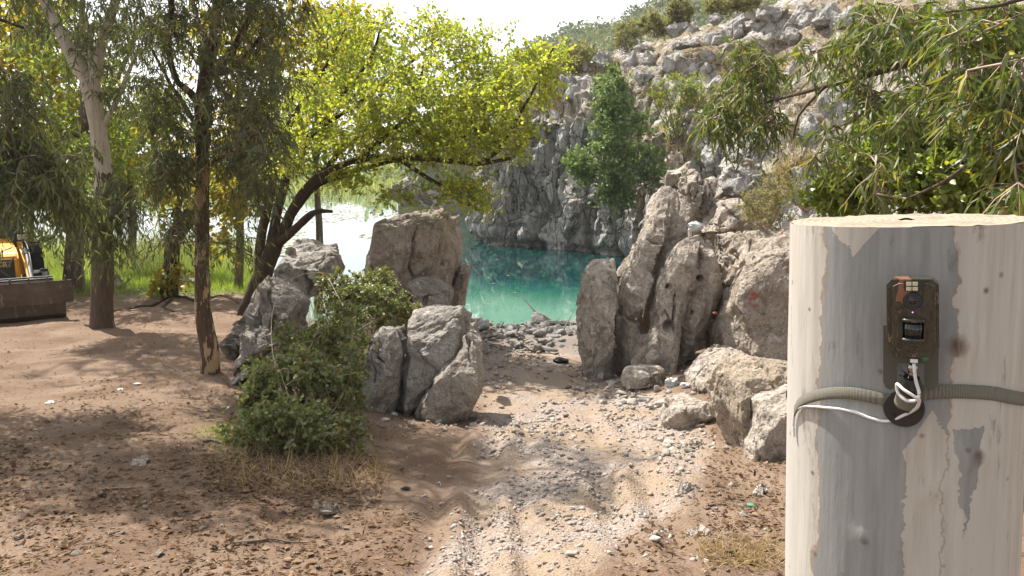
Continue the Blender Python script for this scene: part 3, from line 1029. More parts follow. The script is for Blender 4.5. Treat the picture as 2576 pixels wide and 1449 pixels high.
queue_rock('rock', 'tall flat-topped brown rock with fluted sides at the edge of the pool', [
    H(zl([(1100, 240), (1150, 215), (1270, 210), (1400, 190), (1480, 150), (1640, 150), (1655, 300), (1480, 600), (1330, 640), (1200, 600), (1060, 480), (1085, 330)]), 16.2, 2.4, -.03, seed=46),
    H(zl([(1400, 200), (1650, 200), (1722, 380), (1742, 470), (1722, 640), (1690, 780), (1640, 880), (1560, 880), (1440, 640)]), 17.0, 2.2, 0, seed=47),
    H(zl([(1060, 420), (1280, 540), (1330, 700), (1200, 700), (1000, 590), (1030, 500)]), 15.6, 1.2, 0, seed=48),
    H(zl([(1300, 560), (1600, 560), (1650, 880), (1300, 900)]), 16.4, 1.6, 0, seed=49)], B_, .032, .95, 142, .9, (1.3, 1.3, .33), anchor=2.5)
queue_rock('rock', 'horn-shaped slab of rock jutting right over the pool from the flat-topped rock', [
    H(zl([(1738, 565), (1790, 545), (1812, 572), (1795, 680), (1710, 830), (1640, 890), (1600, 880), (1690, 750), (1712, 640)]), 16.6, .8, 0, seed=50)], B_, .024, .3, 143, .8, anchor=2.5)
queue_rock('rock', 'wrinkled grey rock block in front of the flat-topped rock, beside the bramble', [
    H(zl([(1340, 690), (1450, 645), (1560, 655), (1630, 730), (1645, 800), (1600, 890), (1480, 890), (1380, 800)]), 14.6, 1.1, .1, seed=51)], G_, .024, .45, 144, anchor=2.0)
queue_rock('rock', 'left block of the cracked grey group at the edge of the track', [
    H([(900, 1030), (905, 985), (930, 850), (965, 818), (995, 828), (1013, 900), (1008, 950), (988, 1045), (960, 1068), (920, 1064)], 9.45, .9, .12, seed=52)], G_, .018, .45, 145, .9)
queue_rock('rock', 'small wedge of grey rock caught in the crack of the left group', [
    H([(993, 830), (1000, 814), (1022, 812), (1026, 845), (1012, 872), (1000, 860)], 9.8, .4, 0, seed=53)], G_, .014, .3, 146, anchor=False)
queue_rock('rock', 'middle block of the cracked grey group, with a flat sunlit top', [
    H([(1022, 860), (1030, 815), (1042, 795), (1100, 778), (1165, 770), (1180, 800), (1175, 880), (1110, 930), (1060, 990), (1030, 1040), (1004, 1042), (1012, 960)], 9.8, 1.0, .15, seed=54)], G_, .018, .48, 147, .8)
queue_rock('rock', 'right block of the cracked grey group, marked with red paint', [
    H([(1040, 1036), (1090, 930), (1140, 865), (1170, 838), (1200, 852), (1213, 900), (1218, 960), (1192, 1000), (1172, 1035), (1080, 1068), (1050, 1062)], 9.4, .85, .12, seed=55)],
    rock_mat('grey_limestone_marked', (.41, .37, .32), (.32, .275, .23), (.12, .10, .085), (.54, .51, .47), .65, red=(1143, 908, 9.15, .15)), .018, .45, 148, .85)
queue_rock('rock', 'grey lump of rock at the back of the cracked group, beside the shore rubble', [
    H([(1176, 815), (1196, 800), (1208, 830), (1206, 862), (1182, 870)], 11.2, .5, 0, seed=56)], G_, .018, .3, 149)
for i, (lab, o_, D_, t_) in enumerate([
    ('blocky pale rock standing behind the flat-topped rock, right piece', [(1480, 160), (1500, 60), (1560, 25), (1655, 110), (1640, 170)], 20.0, 1.2),
    ('pale rock behind the flat-topped rock, half hidden by hanging leaves', [(1440, 100), (1480, 0), (1545, -30), (1540, 60), (1480, 130)], 21.0, 1.2),
    ('low grey rock by the lake, left of the pale rocks and under the long branch', [(1180, 60), (1200, -60), (1290, -110), (1400, -80), (1440, 60), (1380, 130)], 23.0, 2.0)]):
    queue_rock('rock', lab, [H(zl(o_), D_, t_, 0, seed=60 + i)], M['rock_crag'], .04, .8, 150 + i)
# small ground rocks with an outline of their own
for i, (lab, o_, D_, mat_) in enumerate([
    ('half-buried pale rock in the bare soil in front of the bramble', [(778, 1320), (790, 1260), (812, 1238), (842, 1250), (858, 1290), (815, 1315)], 0, M['rock_warm']),
    ('flat weathered stone lying in the leaf litter left of the bramble', [(310, 1190), (345, 1163), (385, 1152), (392, 1170), (360, 1190)], 0, M['rock_warm']),
    ('white broken stone lying alone on the soil beside the trail camera trunk', [(1716, 1355), (1728, 1335), (1770, 1330), (1796, 1345), (1792, 1362), (1750, 1373)], 0, M['rubble']),
    ('white elongated stone lying below the rubble heap on the right', [(1690, 1250), (1705, 1238), (1755, 1233), (1760, 1248), (1720, 1264), (1694, 1262)], 0, M['rubble']),
    ('pale block of stone beside the trunk, right of the white elongated stone', [(1885, 1245), (1905, 1232), (1935, 1230), (1938, 1252), (1910, 1264), (1888, 1260)], 0, M['rubble']),
    ('long flat stone in the small heap below the red-marked rock', [(1098, 1058), (1110, 1044), (1150, 1044), (1157, 1058), (1130, 1070), (1104, 1068)], 0, M['rubble']),
    ('smooth angular white stone at the right of the small heap by the red-marked rock', [(1158, 1040), (1172, 1028), (1206, 1048), (1200, 1066), (1175, 1058)], 0, M['rubble']),
    ('large white stone at the foot of the low upright rock by the track', [(1496, 958), (1508, 942), (1532, 934), (1538, 946), (1520, 960)], 0, M['rubble']),
    ('white flat stone in front of the squat tan boulder', [(1583, 964), (1592, 952), (1622, 954), (1632, 964), (1610, 974), (1588, 972)], 0, M['rubble']),
    ('biggest white stone of the heap under the rounded boulder', [(1728, 1130), (1740, 1115), (1765, 1113), (1776, 1128), (1760, 1146), (1735, 1144)], 0, M['rubble']),
    ('grey boulder lying on the grass edge behind the peeling trunk', [(452, 716), (468, 702), (492, 703), (492, 726), (470, 730), (455, 726)], 0, M['rock_grey']),
    ('small brown stone on the grass edge right of the thick trunk', [(278, 726), (285, 717), (302, 718), (304, 726), (290, 732)], 0, M['rock_brown'])]):
    o_ = np.array(o_, float)
    fp = ghit(o_[:, 0], o_[:, 1])
    wd = np.ptp(fp[:, 0])
    ctr = fp.mean(0)
    dy = np.ptp(fp[:, 1])
    fp[:, 1] = ctr[1] + (fp[:, 1] - ctr[1]) * min(1, wd * 1.1 / max(dy, 1e-3)) - wd * .1
    rr = np.random.default_rng(800 + i)
    ht = wd * (.16 if i in (1,) else .34)
    top = ctr + (fp - ctr) * rr.uniform(.5, .8, (len(fp), 1)); top[:, 2] = ctr[2] + ht * rr.uniform(.7, 1.1, len(fp))
    midp = fp.copy(); midp[:, 2] += ht * .35
    fp[:, 2] -= ht * .4; midp[:, :2] = ctr[:2] + (midp[:, :2] - ctr[:2]) * 1.06
    queue_rock('stone', lab, [np.concatenate([fp, midp, top])], mat_, max(.008, wd / 32), wd * .7, 160 + i, .9, cat='stone', anchor=False)
# crags standing on the hillside: view-plane centre, width, height
CR = [
    (1514, 143, 46, 48, 'brown crag leaning left on the ridge, left of the blocky outcrop'),
    (1470, 168, 24, 34, 'small upright crag at the low left end of the ridge'),
    (1588, 152, 34, 46, 'narrow pale crag between the brown crag and the blocky outcrop'),
    (1628, 146, 46, 56, 'rounded grey crag forming the top of the blocky outcrop'),
    (1622, 188, 66, 56, 'broad grey crag in the middle of the blocky outcrop'),
    (1622, 120, 40, 28, 'grey knob crowning the blocky outcrop on the ridge'),
    (1700, 74, 52, 46, 'rounded pale crag below the olive bush near the skyline'),
    (1738, 70, 44, 38, 'pale crag right of the rounded one below the olive bush'),
    (1724, 112, 60, 26, 'flat pale ledge in the dry grass below the rounded crag'),
    (1797, 98, 54, 60, 'dark cleft crag in the dry grass on the upper slope'),
    (1800, 44, 40, 32, 'pale round crag high on the skyline left of the summit rocks'),
    (1776, 138, 24, 32, 'small crag below the dark cleft crag'),
    (1778, 168, 26, 32, 'smooth grey rock in the dry grass left of the eucalyptus leaves'),
    (1890, 28, 84, 62, 'massive grey crag at the top of the slope'),
    (1860, 68, 54, 66, 'fissured grey crag under the massive one at the top of the slope'),
    (1910, 58, 50, 40, 'tilted grey crag right of the fissured one'),
    (1416, 226, 22, 40, 'grey finger of rock on the clifftop beside the dry grass'),
    (1364, 240, 36, 62, 'upright grey crag at the left edge of the clifftop'),
    (1440, 232, 40, 50, 'pinkish crag on the clifftop left of the evergreen bush'),
    (1386, 214, 50, 26, 'low pale crag behind the upright one on the clifftop'),
    (1744, 176, 28, 34, 'small grey rock right of the blocky outcrop in dry scrub'),
    (1686, 166, 34, 46, 'grey stub of rock directly right of the blocky outcrop'),
    (1656, 210, 32, 40, 'pale rock at the foot of the blocky outcrop'),
    (1930, 30, 90, 64, 'pale fractured crag at the top edge behind the first leaves'),
    (2034, 44, 74, 74, 'large grey crag at the top edge above the drooping branch'),
    (2000, 88, 50, 56, 'grey crag with dark vertical streaks beside the drooping branch'),
    (2038, 128, 56, 44, 'knobbly pale rock in the scrub above the bare branch'),
    (2090, 36, 66, 56, 'smooth grey face of rock at the top edge, mid right'),
    (2140, 40, 74, 60, 'broad pale rock face among the eucalyptus leaves at the top right'),
    (2100, 265, 84, 130, 'tall pitted grey rock face seen through the eucalyptus branch'),
    (2152, 290, 48, 56, 'white boulder at the foot of the pitted grey face'),
    (2040, 330, 54, 110, 'long brownish rock rib left of the pitted grey face'),
    (2016, 430, 38, 34, 'rounded tan rock between the dry shrub and the rock shelf'),
    (2190, 350, 44, 58, 'tan rock half covered by the vine leaves'),
    (2220, 110, 74, 74, 'grey rock behind the crossing twigs at the upper right'),
    (2340, 60, 90, 90, 'pale rock behind the leaves at the far upper right'),
    (2300, 190, 80, 60, 'white rock glimpsed between the long leaves on the right'),
    (2480, 120, 90, 80, 'rightmost rock glimpsed behind the long leaves'),
    (1800, 390, 60, 70, 'dark damp rock in the hollow behind the upper row of tan rocks'),
    (1900, 350, 60, 60, 'dark rock face in the hollow below the hanging eucalyptus leaves'),
]
for i, (x, y, w, h, lab) in enumerate(CR):
    c = hhit(x, y + h * .25)
    D_ = c[1]
    r = np.random.default_rng(300 + i)
    n = 6
    a = np.linspace(0, 2 * math.pi, n, endpoint=False) + r.uniform(-.45, .45, n)
    rr = r.uniform(.75, 1.35, n)
    ol = np.stack([x + np.cos(a) * w * .55 * rr, y + np.sin(a) * h * .55 * rr + h * .08], -1)
    wd = w * D_ / F
    hu = [H(ol, D_ - .05 * wd, wd * .9, .15, seed=310 + i, shrink=.68)]
    sub = ol * .55 + np.array([x + r.uniform(-.3, .3) * w, y + r.uniform(-.1, .35) * h]) * .45
    hu.append(H(sub, D_ - .35 * wd, wd * .5, .1, seed=350 + i))
    queue_rock('crag', lab, hu, M['rock_crag'], max(.045, wd / 40), wd * .5, 400 + i, 1.15, (1, 1, .4), cat='crag', group='crags on the hillside', anchor=False)
finish_rocks()

# ------------------------------------------------------------------ leaves
TPL = {}
def _tpl(name, rows, faces):
    TPL[name] = (np.array(rows, float), faces)
# rows: along, side (x half-width), lift (x length)
_tpl('lance', [(0, 0, 0), (.3, 1, .02), (.3, -1, .02), (.68, .72, -.05), (.68, -.72, -.05), (1, 0, -.16)],
     [np.array([[0, 2, 1]]), np.array([[1, 2, 4, 3]]), np.array([[3, 4, 5]])])
_tpl('lance_lite', [(0, 0, 0), (.42, 1, .0), (1, 0, -.06), (.42, -1, 0)], [np.array([[0, 3, 2, 1]])])
_tpl('broad', [(0, 0, 0), (.28, 1, .10), (.62, .78, .04), (1, 0, -.10), (.62, -.78, .04), (.28, -1, .10), (.3, 0, 0), (.64, 0, -.02)],
     [np.array([[0, 6, 1], [0, 5, 6], [2, 7, 3], [7, 4, 3]]), np.array([[1, 6, 7, 2], [6, 5, 4, 7]])])
_tpl('broad_lite', [(0, 0, 0), (.45, 1, .08), (1, 0, -.08), (.45, -1, .08)], [np.array([[0, 2, 1], [0, 3, 2]])])
_tpl('blade', [(0, .5, 0), (0, -.5, 0), (.5, .42, .03), (.5, -.42, .03), (1, 0, -.12)],
     [np.array([[0, 1, 3, 2]]), np.array([[2, 3, 4]])])

def frames(axis, up_bias=0.0, r=rng):
    axis = norm(axis)
    q = norm(r.normal(size=axis.shape) + np.array([0, 0, up_bias]))
    side = norm(np.cross(axis, q))
    return axis, side, np.cross(side, axis)

def leaf_mesh(name, base, fr, L, Wd, tpl, var, mat, off=(0, 0, 0)):
    ax, sd_, nm = fr
    T, faces = TPL[tpl]
    n = len(base)
    L = np.broadcast_to(np.asarray(L, float), (n,)); Wd = np.broadcast_to(np.asarray(Wd, float), (n,))
    V = base[:, None, :] - np.asarray(off) + ax[:, None, :] * (T[None, :, 0] * L[:, None])[..., None] \
        + sd_[:, None, :] * (T[None, :, 1] * Wd[:, None] * .5)[..., None] + nm[:, None, :] * (T[None, :, 2] * L[:, None])[..., None]
    k = len(T)
    o = (np.arange(n) * k)[:, None, None]
    F_ = [(f[None] + o).reshape(-1, f.shape[1]) for f in faces]
    return mesh_arrays(name, V.reshape(-1, 3), F_, mat, np.repeat(var, k, 0))

def leaf_var(n, dry=.08, r=rng):
    v = np.stack([r.uniform(0, 1, n), np.where(r.uniform(0, 1, n) < dry, r.uniform(.5, 1, n), r.uniform(0, .18, n)), r.uniform(0, 1, n)], -1)
    return v

def leaf_parts(parent, base, fr, L, Wd, tpl, var, mat, off, count, name='leaf'):
    """the leaves that show largest become parts of their own; returns the mask of the rest"""
    px, py, f = project(base)
    ok = (px > 5) & (px < VW - 5) & (py > 5) & (py < VH - 5)
    show = np.where(ok, np.broadcast_to(L, (len(base),)) / f, 0)
    idx = np.argsort(-show)[:count]
    idx = idx[show[idx] > 0]
    ax, sd_, nm = fr
    protos = []
    for k in range(8):
        one = np.zeros((1, 3))
        protos.append(leaf_mesh(name, one, (np.array([[1., 0, 0]]), np.array([[0, 1., 0]]), np.array([[0, 0, 1.]])), 1.0, 1.0, tpl, var[idx[k % len(idx)]][None], mat))
    L = np.broadcast_to(L, (len(base),)); Wd = np.broadcast_to(Wd, (len(base),))
    off = np.asarray(off, float)
    for j, i in enumerate(idx):
        o = bpy.data.objects.new(name, protos[j % 8])
        COL.objects.link(o)
        o.parent = parent
        m = Matrix.Identity(4)
        for c in range(3):
            m[c][0] = ax[i, c] * L[i]; m[c][1] = sd_[i, c] * Wd[i]; m[c][2] = nm[i, c] * L[i]; m[c][3] = base[i, c] - off[c]
        o.matrix_local = m
    rest = np.ones(len(base), bool)
    rest[idx] = False
    return rest

# ------------------------------------------------------------------ trees and shrubs
def px_line(pts, D):
    """(px, py, r_px[, D]) -> array of x y z r"""
    out = []
    for q in pts:
        d = q[3] if len(q) > 3 else D
        p = at(q[0], q[1], d)
        out.append((*p, q[2] * d / F))
    return np.array(out)

def blob_points(blobs, n, r):
    """blobs: (px, py, D, rx, ry, rd, weight); n points spread through them"""
    w = np.array([b[6] if len(b) > 6 else b[3] * b[4] for b in blobs], float)
    w /= w.sum()
    cnt = r.multinomial(n, w)
    P = []
    for b, c in zip(blobs, cnt):
        q = norm(r.normal(size=(c, 3))) * (r.uniform(0, 1, (c, 1)) ** .42)
        P.append(at(b[0] + q[:, 0] * b[3], b[1] + q[:, 1] * b[4], b[2] + q[:, 2] * b[5]))
    return np.concatenate(P)

def connect(nodes, targets, r, rmin=.006, sag=.1, maxlen=9.0):
    """twigs from the nearest skeleton point to every target, each new twig becoming part of the skeleton"""
    nodes = [np.asarray(nodes)]
    allp = nodes[0][:, :3]
    rad = nodes[0][:, 3]
    d0 = np.array([np.min(np.linalg.norm(allp - t, axis=1)) for t in targets])
    out = []
    for t in targets[np.argsort(d0)]:
        dd = np.linalg.norm(allp - t, axis=1) + np.maximum(0, allp[:, 2] - t[2]) * .25
        i = int(dd.argmin())
        a = allp[i]
        ln = np.linalg.norm(t - a)
        if ln < .08 or ln > maxlen:
            continue
        n = max(3, int(ln / .22) + 1)
        s = np.linspace(0, 1, n)[:, None]
        mid = r.normal(size=3) * ln * .10
        p = a + (t - a) * s + (4 * s * (1 - s)) * (mid + np.array([0, 0, sag * ln * .5]))
        r0 = min(rad[i] * .6, .010 + .012 * ln)
        rr = np.linspace(max(r0, rmin), rmin, n)
        out.append((p, rr))
        allp = np.concatenate([allp, p[1:]])
        rad = np.concatenate([rad, rr[1:]])
    return out

def strands(C, R, per, nl, r, droop=.5, up=.2, out_from=None):
    """drooping leafy shoots around each clump centre"""
    n = len(C)
    c = np.repeat(C, per, 0)
    rad = np.repeat(np.broadcast_to(R, (n,)), per) * r.uniform(.5, 1.15, n * per)
    d = norm(r.normal(size=(n * per, 3)) + np.array([0, 0, up]))
    t = np.tile(np.linspace(.12, 1, nl), (n * per, 1)) + r.uniform(-.06, .06, (n * per, nl))
    P = c[:, None, :] + d[:, None, :] * (rad[:, None] * t)[..., None]
    P[..., 2] -= droop * rad[:, None] * t ** 2
    tan = d[:, None, :] * np.ones((1, nl, 1))
    tan = tan.copy(); tan[..., 2] -= 2 * droop * t
    shoots = np.stack([c, c + d * (rad * .5)[:, None] - np.array([0, 0, 1.]) * (droop * rad * .25)[:, None],
                       c + d * rad[:, None] - np.array([0, 0, 1.]) * (droop * rad)[:, None]], 1)
    return P.reshape(-1, 3), norm(tan.reshape(-1, 3)), shoots

def shoot_mesh(name, sh, r0, mat, off):
    """three-sided shoots, one per row of (n,3,3)"""
    n = len(sh)
    th = np.linspace(0, 2 * math.pi, 3, endpoint=False)
    ax = norm(sh[:, 2] - sh[:, 0])
    a = norm(np.cross(ax, np.array([.3, .2, .93])))
    b = np.cross(ax, a)
    V = np.zeros((n, 3, 3, 3))
    for k, rr in enumerate((r0, r0 * .7, r0 * .3)):
        for j, t in enumerate(th):
            V[:, k, j] = sh[:, k] + (a * math.cos(t) + b * math.sin(t)) * rr
    i = np.arange(n * 9).reshape(n, 3, 3)
    j = np.roll(i, -1, 2)
    q = np.stack([i[:, :-1], j[:, :-1], j[:, 1:], i[:, 1:]], -1).reshape(-1, 4)
    return mesh_arrays(name, V.reshape(-1, 3) - np.asarray(off), [q], mat, smooth=True)

def tree(name, label, cat, base, trunk, limbs, blobs, nclump, bark, leafm, kind='euc', R=.45, per=4, nl=9, L=(.10, .16), Wd=.017,
         tpl='lance', droop=.7, up=.1, hang=.8, dry=.06, parts=0, seed=0, group=None, rough=.1, twigmat=None, shoots=True, trunk_n=16, maxlen=9.0, leafprob=1.0):
    r = np.random.default_rng(seed)
    root = thing(name, label, cat, base, group)
    off = np.array(base, float)
    nodes = []
    allw = [('trunk', w) for w in trunk] + [('branch', w) for w in limbs]
    for nm_, w in allw:
        step = .09 if nm_ == 'trunk' else .12
        q = resample(w, step)
        q[:, 3] = np.maximum(q[:, 3], .004)
        V, f = tube(q[:, :3], q[:, 3], trunk_n if nm_ == 'trunk' else 9, rough, seed)
        me = mesh_arrays(nm_, V - off, [f], bark, smooth=True)
        link(nm_, me, root)
        keep = q[len(q) // 4:] if nm_ == 'trunk' else q[2:]
        nodes.append(keep)
    nodes = np.concatenate(nodes)
    C = blob_points(blobs, nclump, r)
    tw = connect(nodes, C, r, maxlen=maxlen)
    stuff(link('twigs', tubes_mesh('twigs', tw, twigmat or bark, off, 4), root))
    ends = np.array([p[-1] for p, _ in tw])
    P, T, sh = strands(ends, R, per, nl, r, droop, up)
    if leafprob < 1:
        m = r.uniform(0, 1, len(P)) < leafprob
        P, T = P[m], T[m]
    if shoots:
        stuff(link('shoots', shoot_mesh('shoots', sh, .004, twigmat or bark, off), root))
    n = len(P)
    if kind == 'euc':
        ax = T * .5 + r.normal(size=(n, 3)) * .45 + np.array([0, 0, -hang])
    else:
        ax = T * .5 + r.normal(size=(n, 3)) * .75 + np.array([0, 0, -hang])
    fr = frames(ax, 0 if kind == 'euc' else 1.2, r)
    ln = r.uniform(L[0], L[1], n)
    wd = Wd * r.uniform(.75, 1.2, n) if kind == 'euc' else ln * Wd * r.uniform(.8, 1.15, n)
    var = leaf_var(n, dry, r)
    # leaves of one clump share a tone
    cl = np.repeat(r.uniform(-.3, .3, len(ends)), per * nl)
    if leafprob < 1:
        cl = cl[m]
    var[:, 0] = np.clip(var[:, 0] * .7 + .15 + cl, 0, 1)
    keep = np.ones(n, bool)
    if parts:
        keep = leaf_parts(root, P, fr, ln, wd, tpl, var, leafm, off, parts)
    stuff(link('crown', leaf_mesh('crown', P[keep], tuple(a[keep] for a in fr), ln[keep], wd[keep], tpl, var[keep], leafm, off), root))
    return root

def gpt(px, py):
    return ghit(px, py)[0]

# T1: the peeling eucalyptus in the foreground left
b = gpt(528, 945)
D1 = b[1]
tr = px_line([(530, 985, 30), (528, 945, 25), (527, 880, 23), (514, 800, 20), (508, 700, 17), (508, 600, 17), (508, 500, 16.5), (508, 400, 16), (506, 300, 16), (516, 200, 15), (538, 100, 13), (548, 0, 11), (565, -130, 8), (575, -260, 4)], D1)
lm = [px_line(q, D1) for q in [
    [(508, 270, 10), (478, 232, 9), (446, 205, 8), (425, 130, 7), (432, 0, 6), (420, -120, 3)],
    [(516, 210, 10), (560, 160, 9), (600, 100, 8), (640, 20, 7), (690, -70, 4)],
    [(505, 330, 8), (484, 300, 7), (455, 250, 6), (430, 215, 5), (380, 120, 3)],
    [(520, 190, 8), (590, 170, 6), (660, 90, 5), (720, 50, 3)],
    [(508, 430, 6), (560, 390, 5, D1 - .6), (600, 370, 4, D1 - .9), (650, 330, 3, D1 - 1.2)],
    [(507, 480, 5), (470, 440, 4, D1 - .5), (420, 420, 3, D1 - .8), (390, 440, 2, D1 - 1)],
    [(530, 130, 7), (500, 60, 6, D1 + .8), (470, -40, 4, D1 + 1.2)],
    [(560, -100, 7), (440, -250, 6), (320, -340, 4)], [(560, -110, 7), (640, -260, 6), (740, -350, 4)], [(570, -240, 5), (540, -400, 4), (530, -520, 3)]]]
tree('eucalyptus_tree', 'slim eucalyptus with flaking tan bark standing in bare soil left of the grey rocks', 'tree', b, [tr], lm, [
    (420, 70, D1, 90, 110, 1.4, 1.3), (560, 20, D1, 150, 70, 1.6, 1.2), (390, 280, D1 - .3, 55, 130, .9, .9), (640, 190, D1, 110, 110, 1.2, 1.5),
    (640, 350, D1 - .5, 75, 110, 1.0, 1.2), (470, 350, D1 - .3, 60, 90, .8, .7), (560, 330, D1 - .4, 70, 120, .8, .6), (400, 440, D1 - .7, 45, 80, .6, .5),
    (590, 610, D1 - .6, 30, 45, .4, .18), (440, 580, D1 - .5, 55, 60, .5, .35), (700, 40, D1, 90, 70, 1.2, .8), (640, 470, D1 - .4, 50, 60, .6, .35), (520, 200, D1 - .6, 70, 120, .6, .5),
    (500, -160, D1 - .5, 260, 130, 2.0, 2.6), (330, -330, D1, 300, 140, 2.2, 2.4), (720, -330, D1, 260, 140, 2.0, 2.0), (520, -520, D1, 300, 120, 2.0, 2.0)],
     420, M['bark_peel'], M['euc'], R=.52, per=7, nl=11, L=(.09, .15), Wd=.018, droop=.6, hang=.6, parts=300, seed=11, rough=.12, twigmat=M['twig'])

# T2: thick trunk with a pale forked top
b = gpt(258, 822)
D2 = b[1]
tr = px_line([(258, 850, 36), (258, 820, 30), (256, 760, 27), (258, 680, 26), (258, 600, 24), (262, 500, 22), (260, 420, 20), (249, 340, 19), (236, 260, 21), (226, 212, 23)], D2)
lm = [px_line(q, D2) for q in [
    [(232, 240, 18), (222, 208, 17), (190, 152, 16), (150, 78, 14), (112, 0, 12), (80, -90, 9), (60, -200, 5)],
    [(230, 240, 14), (243, 180, 13), (258, 100, 12), (285, 20, 11), (310, -80, 8), (330, -200, 4)],
    [(236, 215, 7), (228, 160, 6), (226, 100, 5), (215, 30, 4)],
    [(252, 330, 7), (290, 260, 6), (320, 190, 5), (350, 120, 4)],
    [(258, 560, 7), (300, 500, 5, D2 - .8), (330, 470, 4, D2 - 1.2)],
    [(258, 600, 7), (200, 540, 5, D2 - 1), (150, 510, 4, D2 - 1.6)]]]
tree('eucalyptus_tree', 'thick trunked eucalyptus with a smooth pale forked top, right of the yellow loader', 'tree', b, [tr], lm, [
    (230, 100, D2 + .5, 90, 120, 1.8, 1.4), (320, 60, D2, 80, 100, 1.5, 1.2), (180, 20, D2, 120, 60, 1.5, .7), (300, 230, D2, 60, 90, 1.2, .5),
    (300, 510, D2 - .9, 60, 65, .8, 1.1), (210, 550, D2 - 1.2, 55, 75, .8, .8), (265, 610, D2 - .9, 45, 45, .6, .55), (150, 480, D2 - 1.5, 60, 60, .8, .6),
    (200, -170, D2, 260, 120, 2.5, 2.0), (120, -330, D2, 300, 120, 2.5, 2.0), (60, -20, D2 + .5, 90, 120, 1.5, .8)],
     260, M['bark_pale'], M['euc'], R=.5, per=7, nl=10, L=(.12, .19), Wd=.024, droop=.7, hang=.7, parts=120, seed=12, twigmat=M['twig'], rough=.07)

# hanging boughs from the eucalyptus standing beyond the left edge
DB = 8.6
b = np.array([-8.6, 8.2, 0]); b[2] = gz(b[0], b[1])
tr = np.array([[-8.6, 8.2, b[2] - .2, .22], [-8.7, 8.2, b[2] + 1.8, .18], [-8.9, 8.3, b[2] + 4, .15], [-8.8, 8.3, b[2] + 6.5, .09], [-8.7, 8.3, b[2] + 8, .04]])
lm = []
for q in ([(-560, 300, 14, 8.3), (-320, 180, 10, 8.4), (-120, 170, 8), (20, 240, 5), (90, 300, 3)],
          [(-580, 400, 12, 8.3), (-320, 300, 9, 8.4), (-100, 330, 7), (60, 400, 4), (150, 430, 2.5)],
          [(-560, 200, 12, 8.3), (-300, 60, 8), (-60, 40, 5), (60, 70, 3)],
          [(-580, 0, 12, 8.3), (-300, -160, 9), (0, -260, 7), (250, -300, 4)]):
    lm.append(px_line(q, DB))
tree('eucalyptus_tree', 'dark drooping eucalyptus boughs hanging in from the left edge above the loader', 'tree', b, [tr], lm, [
    (30, 260, DB, 70, 110, .8, 1.3), (20, 400, DB, 90, 80, .9, 1.3), (110, 440, DB, 70, 60, .7, .5), (150, 380, DB + .3, 60, 50, .7, .5), (40, 480, DB, 60, 40, .6, .2), (170, 480, DB + .3, 40, 40, .6, .15), (-120, 300, DB, 100, 200, 1.2, 1.2), (-100, -180, DB, 260, 140, 1.4, 2.2), (200, -260, DB + .3, 240, 130, 1.3, 2.0), (-400, -100, DB, 260, 200, 1.4, 1.4), (60, -420, DB + .3, 300, 120, 1.3, 1.6)],
     340, M['bark_dark'], M['euc'], R=.50, per=6, nl=11, L=(.11, .17), Wd=.021, droop=.8, hang=.75, parts=200, seed=13, twigmat=M['twig'])

# T3: grey trunk behind
b = gpt(184, 738)
D3 = b[1]
tr = px_line([(184, 760, 34), (184, 735, 29), (186, 690, 23), (189, 600, 20), (192, 500, 18), (200, 380, 15), (214, 250, 12), (205, 100, 9), (210, -40, 5)], D3)
lm = [px_line(q, D3) for q in [[(196, 430, 8), (150, 330, 6), (120, 220, 4), (80, 120, 3)], [(205, 330, 8), (280, 220, 6), (330, 120, 4), (345, 20, 3)]]]
tree('tree', 'grey trunked tree at the edge of the reeds, behind the thick pale-topped eucalyptus', 'tree', b, [tr], lm, [
    (120, 330, D3, 120, 110, 2.2, 1.2), (260, 330, D3, 120, 110, 2.0, 1.2), (180, 150, D3, 170, 130, 2.5, 1.4), (330, 420, D3 + 1, 110, 70, 1.5, .8), (60, 560, D3, 80, 60, 1.2, .5)],
     130, M['bark_grey'], M['back'], kind='broad', R=.7, per=6, nl=8, L=(.12, .2), Wd=.55, tpl='broad_lite', droop=.4, hang=.4, dry=.15, seed=14, twigmat=M['twig'])

# T4: leaning trunk with leafy suckers at its foot
b = gpt(425, 748)
D4 = b[1]
tr = px_line([(420, 770, 32), (424, 745, 24), (429, 690, 19), (433, 620, 18), (445, 588, 20), (470, 560, 17), (495, 520, 14), (506, 460, 12), (520, 360, 9), (530, 240, 6)], D4)
lm = [px_line(q, D4) for q in [[(440, 592, 7), (444, 540, 6), (446, 470, 5), (440, 400, 4), (450, 320, 3)], [(470, 560, 5), (445, 520, 4), (400, 480, 3)]]]
tree('plane_tree', 'leaning dark trunked plane tree with leafy suckers, behind the slim flaking eucalyptus', 'tree', b, [tr], lm, [
    (420, 470, D4, 70, 60, 1.2, .9), (560, 480, D4, 80, 80, 1.4, 1.0), (590, 560, D4, 40, 60, 1.0, .5), (480, 380, D4, 120, 90, 1.5, 1.1), (400, 705, D4 - .2, 40, 30, .4, .35), (452, 690, D4 - .2, 26, 26, .4, .25), (590, 380, D4, 70, 80, 1.2, .7), (520, 620, D4, 40, 40, .6, .2)],
     90, M['bark_dark'], M['plane'], kind='broad', R=.6, per=5, nl=7, L=(.10, .16), Wd=.85, tpl='broad', droop=.5, hang=.4, dry=.25, seed=15, parts=80, twigmat=M['twig'])

